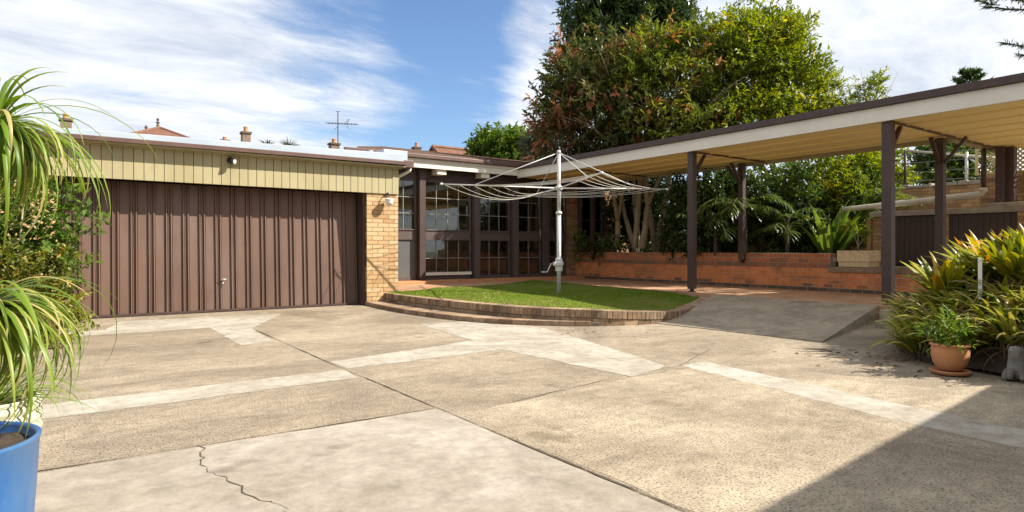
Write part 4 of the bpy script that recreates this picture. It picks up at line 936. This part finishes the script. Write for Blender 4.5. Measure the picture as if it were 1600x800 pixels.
dhouse('far house with a terracotta pyramid roof topped by finials',249,48,15.5,15.5,6.3,10.35,finial=True)
dhouse('far house with a tall and a short chimney behind the middle of the garage roof',372,41,12,10,4.2,7.2,[(384,198,226,12,40),(351,214,230,11,41)])
dhouse('far house with a dark chimney and tiled ridge under the television aerial',565,37,4.2,7,3.8,7.0,[(522,217,240,13,35.5)])
dhouse('far house with a pale chimney just right of the garage end',652,40,9,8,3.8,6.6,[(651,223,246,10,38)])
dhouse('far house with a tiled gable roof left of the round green tree',722,42,3.6,8,4.5,7.75,gable=True)
an=thing('tv_aerial',at(528,245,35.6),'thin television aerial mast standing beside the dark chimney','aerial')
a0=np.array(at(528,260,35.6));a1=np.array(at(528,174,35.6)); mb=MB(); mb.tube([a0,a1],.03,6); mb.build('mast',M['grey'],an)
mb=MB(); z=np.array(at(528,193,35.6)); q=rt*.85+fw*.2
mb.tube([z-q*.72,z+q*1.25],.022,6)
for s in np.linspace(-.65,1.15,10): mb.tube([z+q*s-fw*.28-rt*.05,z+q*s+fw*.28+rt*.05],.012,5)
for s in (.45,.55): mb.tube([z+q*s,z+q*(s+.2)+np.array([0,0,.3])],.014,5); mb.tube([z+q*s,z+q*(s+.2)-np.array([0,0,.3])],.014,5)
mb.tube([z-np.array([0,0,.35])-q*.25,z-np.array([0,0,.2])],.014,5)
mb.tube([a1-rt*.12,a1+rt*.14],.014,5); mb.build('elements',M['grey'],an)
for px,py,lb in ((418,232,'small distant palm left of its twin above the garage roof'),(452,233,'small distant palm right of its twin above the garage roof')):
    d=58; c=at(px,py,d); t=thing('distant_palm',(c[0],c[1],0),lb,'palm','palms beyond the garage')
    mb=MB(); mb.tube([(c[0],c[1],0),(c[0]+.1,c[1],c[2]*.6),c],[.25,.18,.15],8); mb.build('trunk',M['barkdark'],t,True)
    pos,az,el,L,W,D,g=rosette(90,1.25,.1,1.4,1.5,.12,int(px),c,.1); straps('crown',pos,az,el,L,W,D,g.normal(.5,.2,90),M['l_olive'],t,6,.3)
nb=at(1412,300,30); t=thing('neighbour_house',(nb[0],nb[1],0),'pale gabled neighbour house glimpsed over the boundary wall','house')
mb=MB(); mb.box(nb[0]-2.5,nb[1]-.3,-.1,nb[0]+2.5,nb[1]+4,4.2); mb.build('wall',M['zinc'],t)
mb=MB(); p0=np.array(at(1370,262,29.5));p1=np.array(at(1428,279,29.5)); mb.beam(p0,p1,.4,.22); mb.beam(p0,np.array(at(1340,275,29.5)),.4,.22); mb.build('barge_board',M['whitep'],t)
tree('far_green_tree','dark green tree beyond the boundary wall seen between the carport posts',(*at(1470,300,27)[:2],0),[at(1460,250,27),at(1490,250,27)],.15,[lobe(1460,258,27,34,32,420),lobe(1495,262,27,34,34,420),lobe(1520,250,27,26,34,330)],.22,8,'l_mid','barkdark',24,vals=(.4,.2),wid=.5,shell=.4)
tree('far_green_tree','bright shrubby tree beyond the boundary wall just left of the pale gable',(*at(1385,300,24)[:2],0),[at(1390,275,24),at(1375,270,24)],.1,[lobe(1395,290,24,24,24,260),lobe(1370,262,24,30,30,330)],.18,8,'l_yel','barkdark',25,vals=(.45,.2),wid=.5,shell=.4)
# conifers: whorled branches with upswept brushes
def branch(PP,DD,mb,p,d,L,g,n=90,r=.03):
    p=np.array(p,float);d=unit(np.array(d,float));pts=[p+d*L*s+np.array([0,0,-.10*L*s*(1-s)*2]) for s in np.linspace(0,1,8)]; mb.tube(pts,np.linspace(r,r*.2,8),6)
    for q in range(n):
        s=g.uniform(.1,1); a=p+d*L*s+np.array([0,0,-.20*L*s*(1-s)]); PP.append(a); DD.append(d*.9+g.normal(0,.55,3)*np.array([1,1,.6])+np.array([0,0,.15]))
def conifer(name,label,px,d,ytop,seed,nb,L0,leaf):
    c=at(px,ytop,d); t=thing(name,(c[0],c[1],0),label,'conifer'); g=np.random.default_rng(seed); mb=MB(); PP=[];DD=[]
    mb.tube([(c[0],c[1],0),(c[0],c[1],c[2])],[.3,.03],8)
    for i in range(nb):
        h=c[2]-.15-5.0*(i/nb)**1.2; az=i*2.4; L=.35+L0*(i/nb)
        branch(PP,DD,mb,(c[0],c[1],h),(math.cos(az),math.sin(az),.55),L,g,70,.05)
    for q in range(60): PP.append(np.array(c)-np.array([0,0,g.uniform(0,.8)])); DD.append(np.array([g.normal(0,.4),g.normal(0,.4),1]))
    mb.build('trunk',M['barkdark'],t); n=len(PP); leaves('crown',np.array(PP),np.array(DD),leaf*g.uniform(.7,1.2,n),leaf*.28,g.normal(.45,.2,n),M['l_dark'],t,seed); return t
conifer('norfolk_pine','dark pine tip showing above the right end of the carport roof',1515,40,112,27,34,2.6,.42)
hp=at(1820,380,13.5); t=thing('hoop_pine',(hp[0],hp[1],0),'dark conifer whose branch tips enter the sky at the upper right corner','conifer')
g=np.random.default_rng(28); mb=MB(); PP=[];DD=[]; mb.tube([(hp[0],hp[1],0),(hp[0],hp[1],5),(hp[0],hp[1],9)],[.25,.2,.06],10)
for (tx,ty) in ((1538,10),(1562,66),(1590,84),(1580,-5),(1640,40),(1650,-20),(1690,110),(1600,2),(1720,60)):
    e=np.array(at(tx,ty,12.6+g.uniform(-.6,.6))); s=np.array([hp[0],hp[1],e[2]+.5]); dv=e-s; L=np.linalg.norm(dv)
    branch(PP,DD,mb,s,dv,L,g,420,.04)
    for q in range(5):
        a=s+dv*g.uniform(.55,.95); branch(PP,DD,mb,a,dv/L+g.normal(0,.45,3)*np.array([1,1,.5]),.55,g,90,.012)
mb.build('trunk',M['barkdark'],t); n=len(PP); leaves('crown',np.array(PP),np.array(DD),.14*g.uniform(.6,1.2,n),.018,g.normal(.4,.2,n),M['l_dark'],t,28)

# the house behind the camera, whose eave shades the corner of the driveway
mh=thing('main_house',(6,-3,0),'brick house behind the viewer whose straight eave shades the driveway corner','house')
mb=MB(); ca,sa=math.cos(R(5.4)),math.sin(R(5.4))
def rot(x,y): return (4+x*ca-y*sa,-.66+x*sa+y*ca)
mb.prism([rot(-14,-.75),rot(6.2,-.75),rot(6.2,-8),rot(-14,-8)],0,2.62); mb.build('wall',M['wallbrick'],mh)
mb=MB(); mb.prism([rot(-15,0),rot(6.9,0),rot(6.9,-8.6),rot(-15,-8.6)],2.63,2.70); a=[rot(-15,0),rot(6.9,0),rot(6.9,-8.6),rot(-15,-8.6)]; r1=rot(-9,-4.3);r2=rot(2.5,-4.3)
mb.add([(*a[0],2.702),(*a[1],2.702),(*a[2],2.702),(*a[3],2.702),(*r1,4.2),(*r2,4.2)],[(0,1,5,4),(1,2,5),(2,3,4,5),(3,0,4),(3,2,1,0)]); mb.build('roof',M['tile'],mh)

# ================================================================== SKY, SUN, CAMERA
W=bpy.data.worlds.new('World'); S.world=W; W.use_nodes=True; t=W.node_tree; N=t.nodes; L=t.links
bg=N['Background']; bg.inputs['Strength'].default_value=.135
LD=np.array([-.95,.80,-1.]); SD=-LD/np.linalg.norm(LD)
elv=math.asin(SD[2]); rotz=math.atan2(SD[0],SD[1])
sky=N.new('ShaderNodeTexSky'); sky.sky_type='NISHITA'; sky.sun_disc=False; sky.sun_elevation=elv; sky.sun_rotation=rotz; sky.air_density=1.0; sky.dust_density=.6; sky.ozone_density=1.6
tc=N.new('ShaderNodeTexCoord'); sx=N.new('ShaderNodeSeparateXYZ'); L.new(tc.outputs['Generated'],sx.inputs[0])
def math_(op,a,b=None,cl=False):
    m=N.new('ShaderNodeMath'); m.operation=op; m.use_clamp=cl
    for i,v in enumerate((a,b)):
        if v is None: continue
        if hasattr(v,'is_linked'): L.new(v,m.inputs[i])
        else: m.inputs[i].default_value=v
    return m.outputs[0]
# cloud sheet at altitude: direction over height gives its plan position
zz=math_('ADD',math_('MAXIMUM',sx.outputs[2],0.),.10)
u=math_('DIVIDE',sx.outputs[0],zz); v=math_('DIVIDE',sx.outputs[1],zz)
cb=N.new('ShaderNodeCombineXYZ'); L.new(u,cb.inputs[0]); L.new(v,cb.inputs[1])
mp=N.new('ShaderNodeMapping'); mp.inputs['Rotation'].default_value=(0,0,R(-28)); mp.inputs['Scale'].default_value=(.55,1.0,1); mp.inputs['Location'].default_value=(2.3,.8,0); L.new(cb.outputs[0],mp.inputs[0])
n1=noise(N,L,.8,12,.62,mp.outputs[0],.15); n2=noise(N,L,2.3,10,.68,mp.outputs[0],.25)
# cover by compass direction: cloud to the north west, a clear gap, a streak, then cloud again
az=math_('ARCTAN2',sx.outputs[0],sx.outputs[1])      # 0 = +Y, growing to +X
mr=N.new('ShaderNodeMapRange'); mr.inputs[1].default_value=R(-10); mr.inputs[2].default_value=R(85); L.new(az,mr.inputs[0])
cov=ramp(N,[(0,(.66,)*3),(.20,(.64,)*3),(.33,(.47,)*3),(.41,(.30,)*3),(.455,(.34,)*3),(.50,(.58,)*3),(.56,(.50,)*3),(.70,(.50,)*3),(.80,(.74,)*3),(1,(.80,)*3)],'EASE'); L.new(mr.outputs[0],cov.inputs[0])
dens=math_('ADD',math_('MULTIPLY',n1.outputs[0],.95),math_('MULTIPLY',n2.outputs[0],.35))
dens=math_('ADD',dens,cov.outputs[0])
mk=N.new('ShaderNodeMapRange'); mk.interpolation_type='SMOOTHSTEP'; mk.inputs[1].default_value=1.0; mk.inputs[2].default_value=1.30; L.new(dens,mk.inputs[0])
fac=math_('MULTIPLY',mk.outputs[0],.93)
cc=ramp(N,[(.35,(2.7,2.9,3.25)),(.60,(4.1,4.15,4.25))]); L.new(n2.outputs[0],cc.inputs[0])
mx=N.new('ShaderNodeMix'); mx.data_type='RGBA'; L.new(fac,mx.inputs[0]); L.new(mixc(N,L,1.,sky.outputs[0],(.50,.575,.665),'MULTIPLY'),mx.inputs[6]); L.new(cc.outputs[0],mx.inputs[7]); L.new(mx.outputs[2],bg.inputs[0])
sl=bpy.data.lights.new('sun','SUN'); sl.energy=4.8; sl.angle=R(.53); sl.color=(1,.945,.85)
so=bpy.data.objects.new('sun',sl); COL.objects.link(so); so.rotation_euler=Vector(LD).to_track_quat('-Z','Y').to_euler(); so.location=(20,-8,20)
cam=bpy.data.cameras.new('camera'); cam.lens=990/1600*36; cam.sensor_width=36; cam.shift_y=-10/1600; cam.clip_start=.05; cam.clip_end=2000
co=bpy.data.objects.new('camera',cam); COL.objects.link(co); co.location=(0,0,1.12); co.rotation_euler=Vector((.5813,.8137,0)).to_track_quat('-Z','Y').to_euler(); S.camera=co
S.view_settings.view_transform='Standard'; S.view_settings.look='None'; S.view_settings.exposure=1.03; S.view_settings.gamma=1
S.cycles.max_bounces=10; S.cycles.diffuse_bounces=8; S.cycles.transparent_max_bounces=16; S.cycles.use_denoising=True
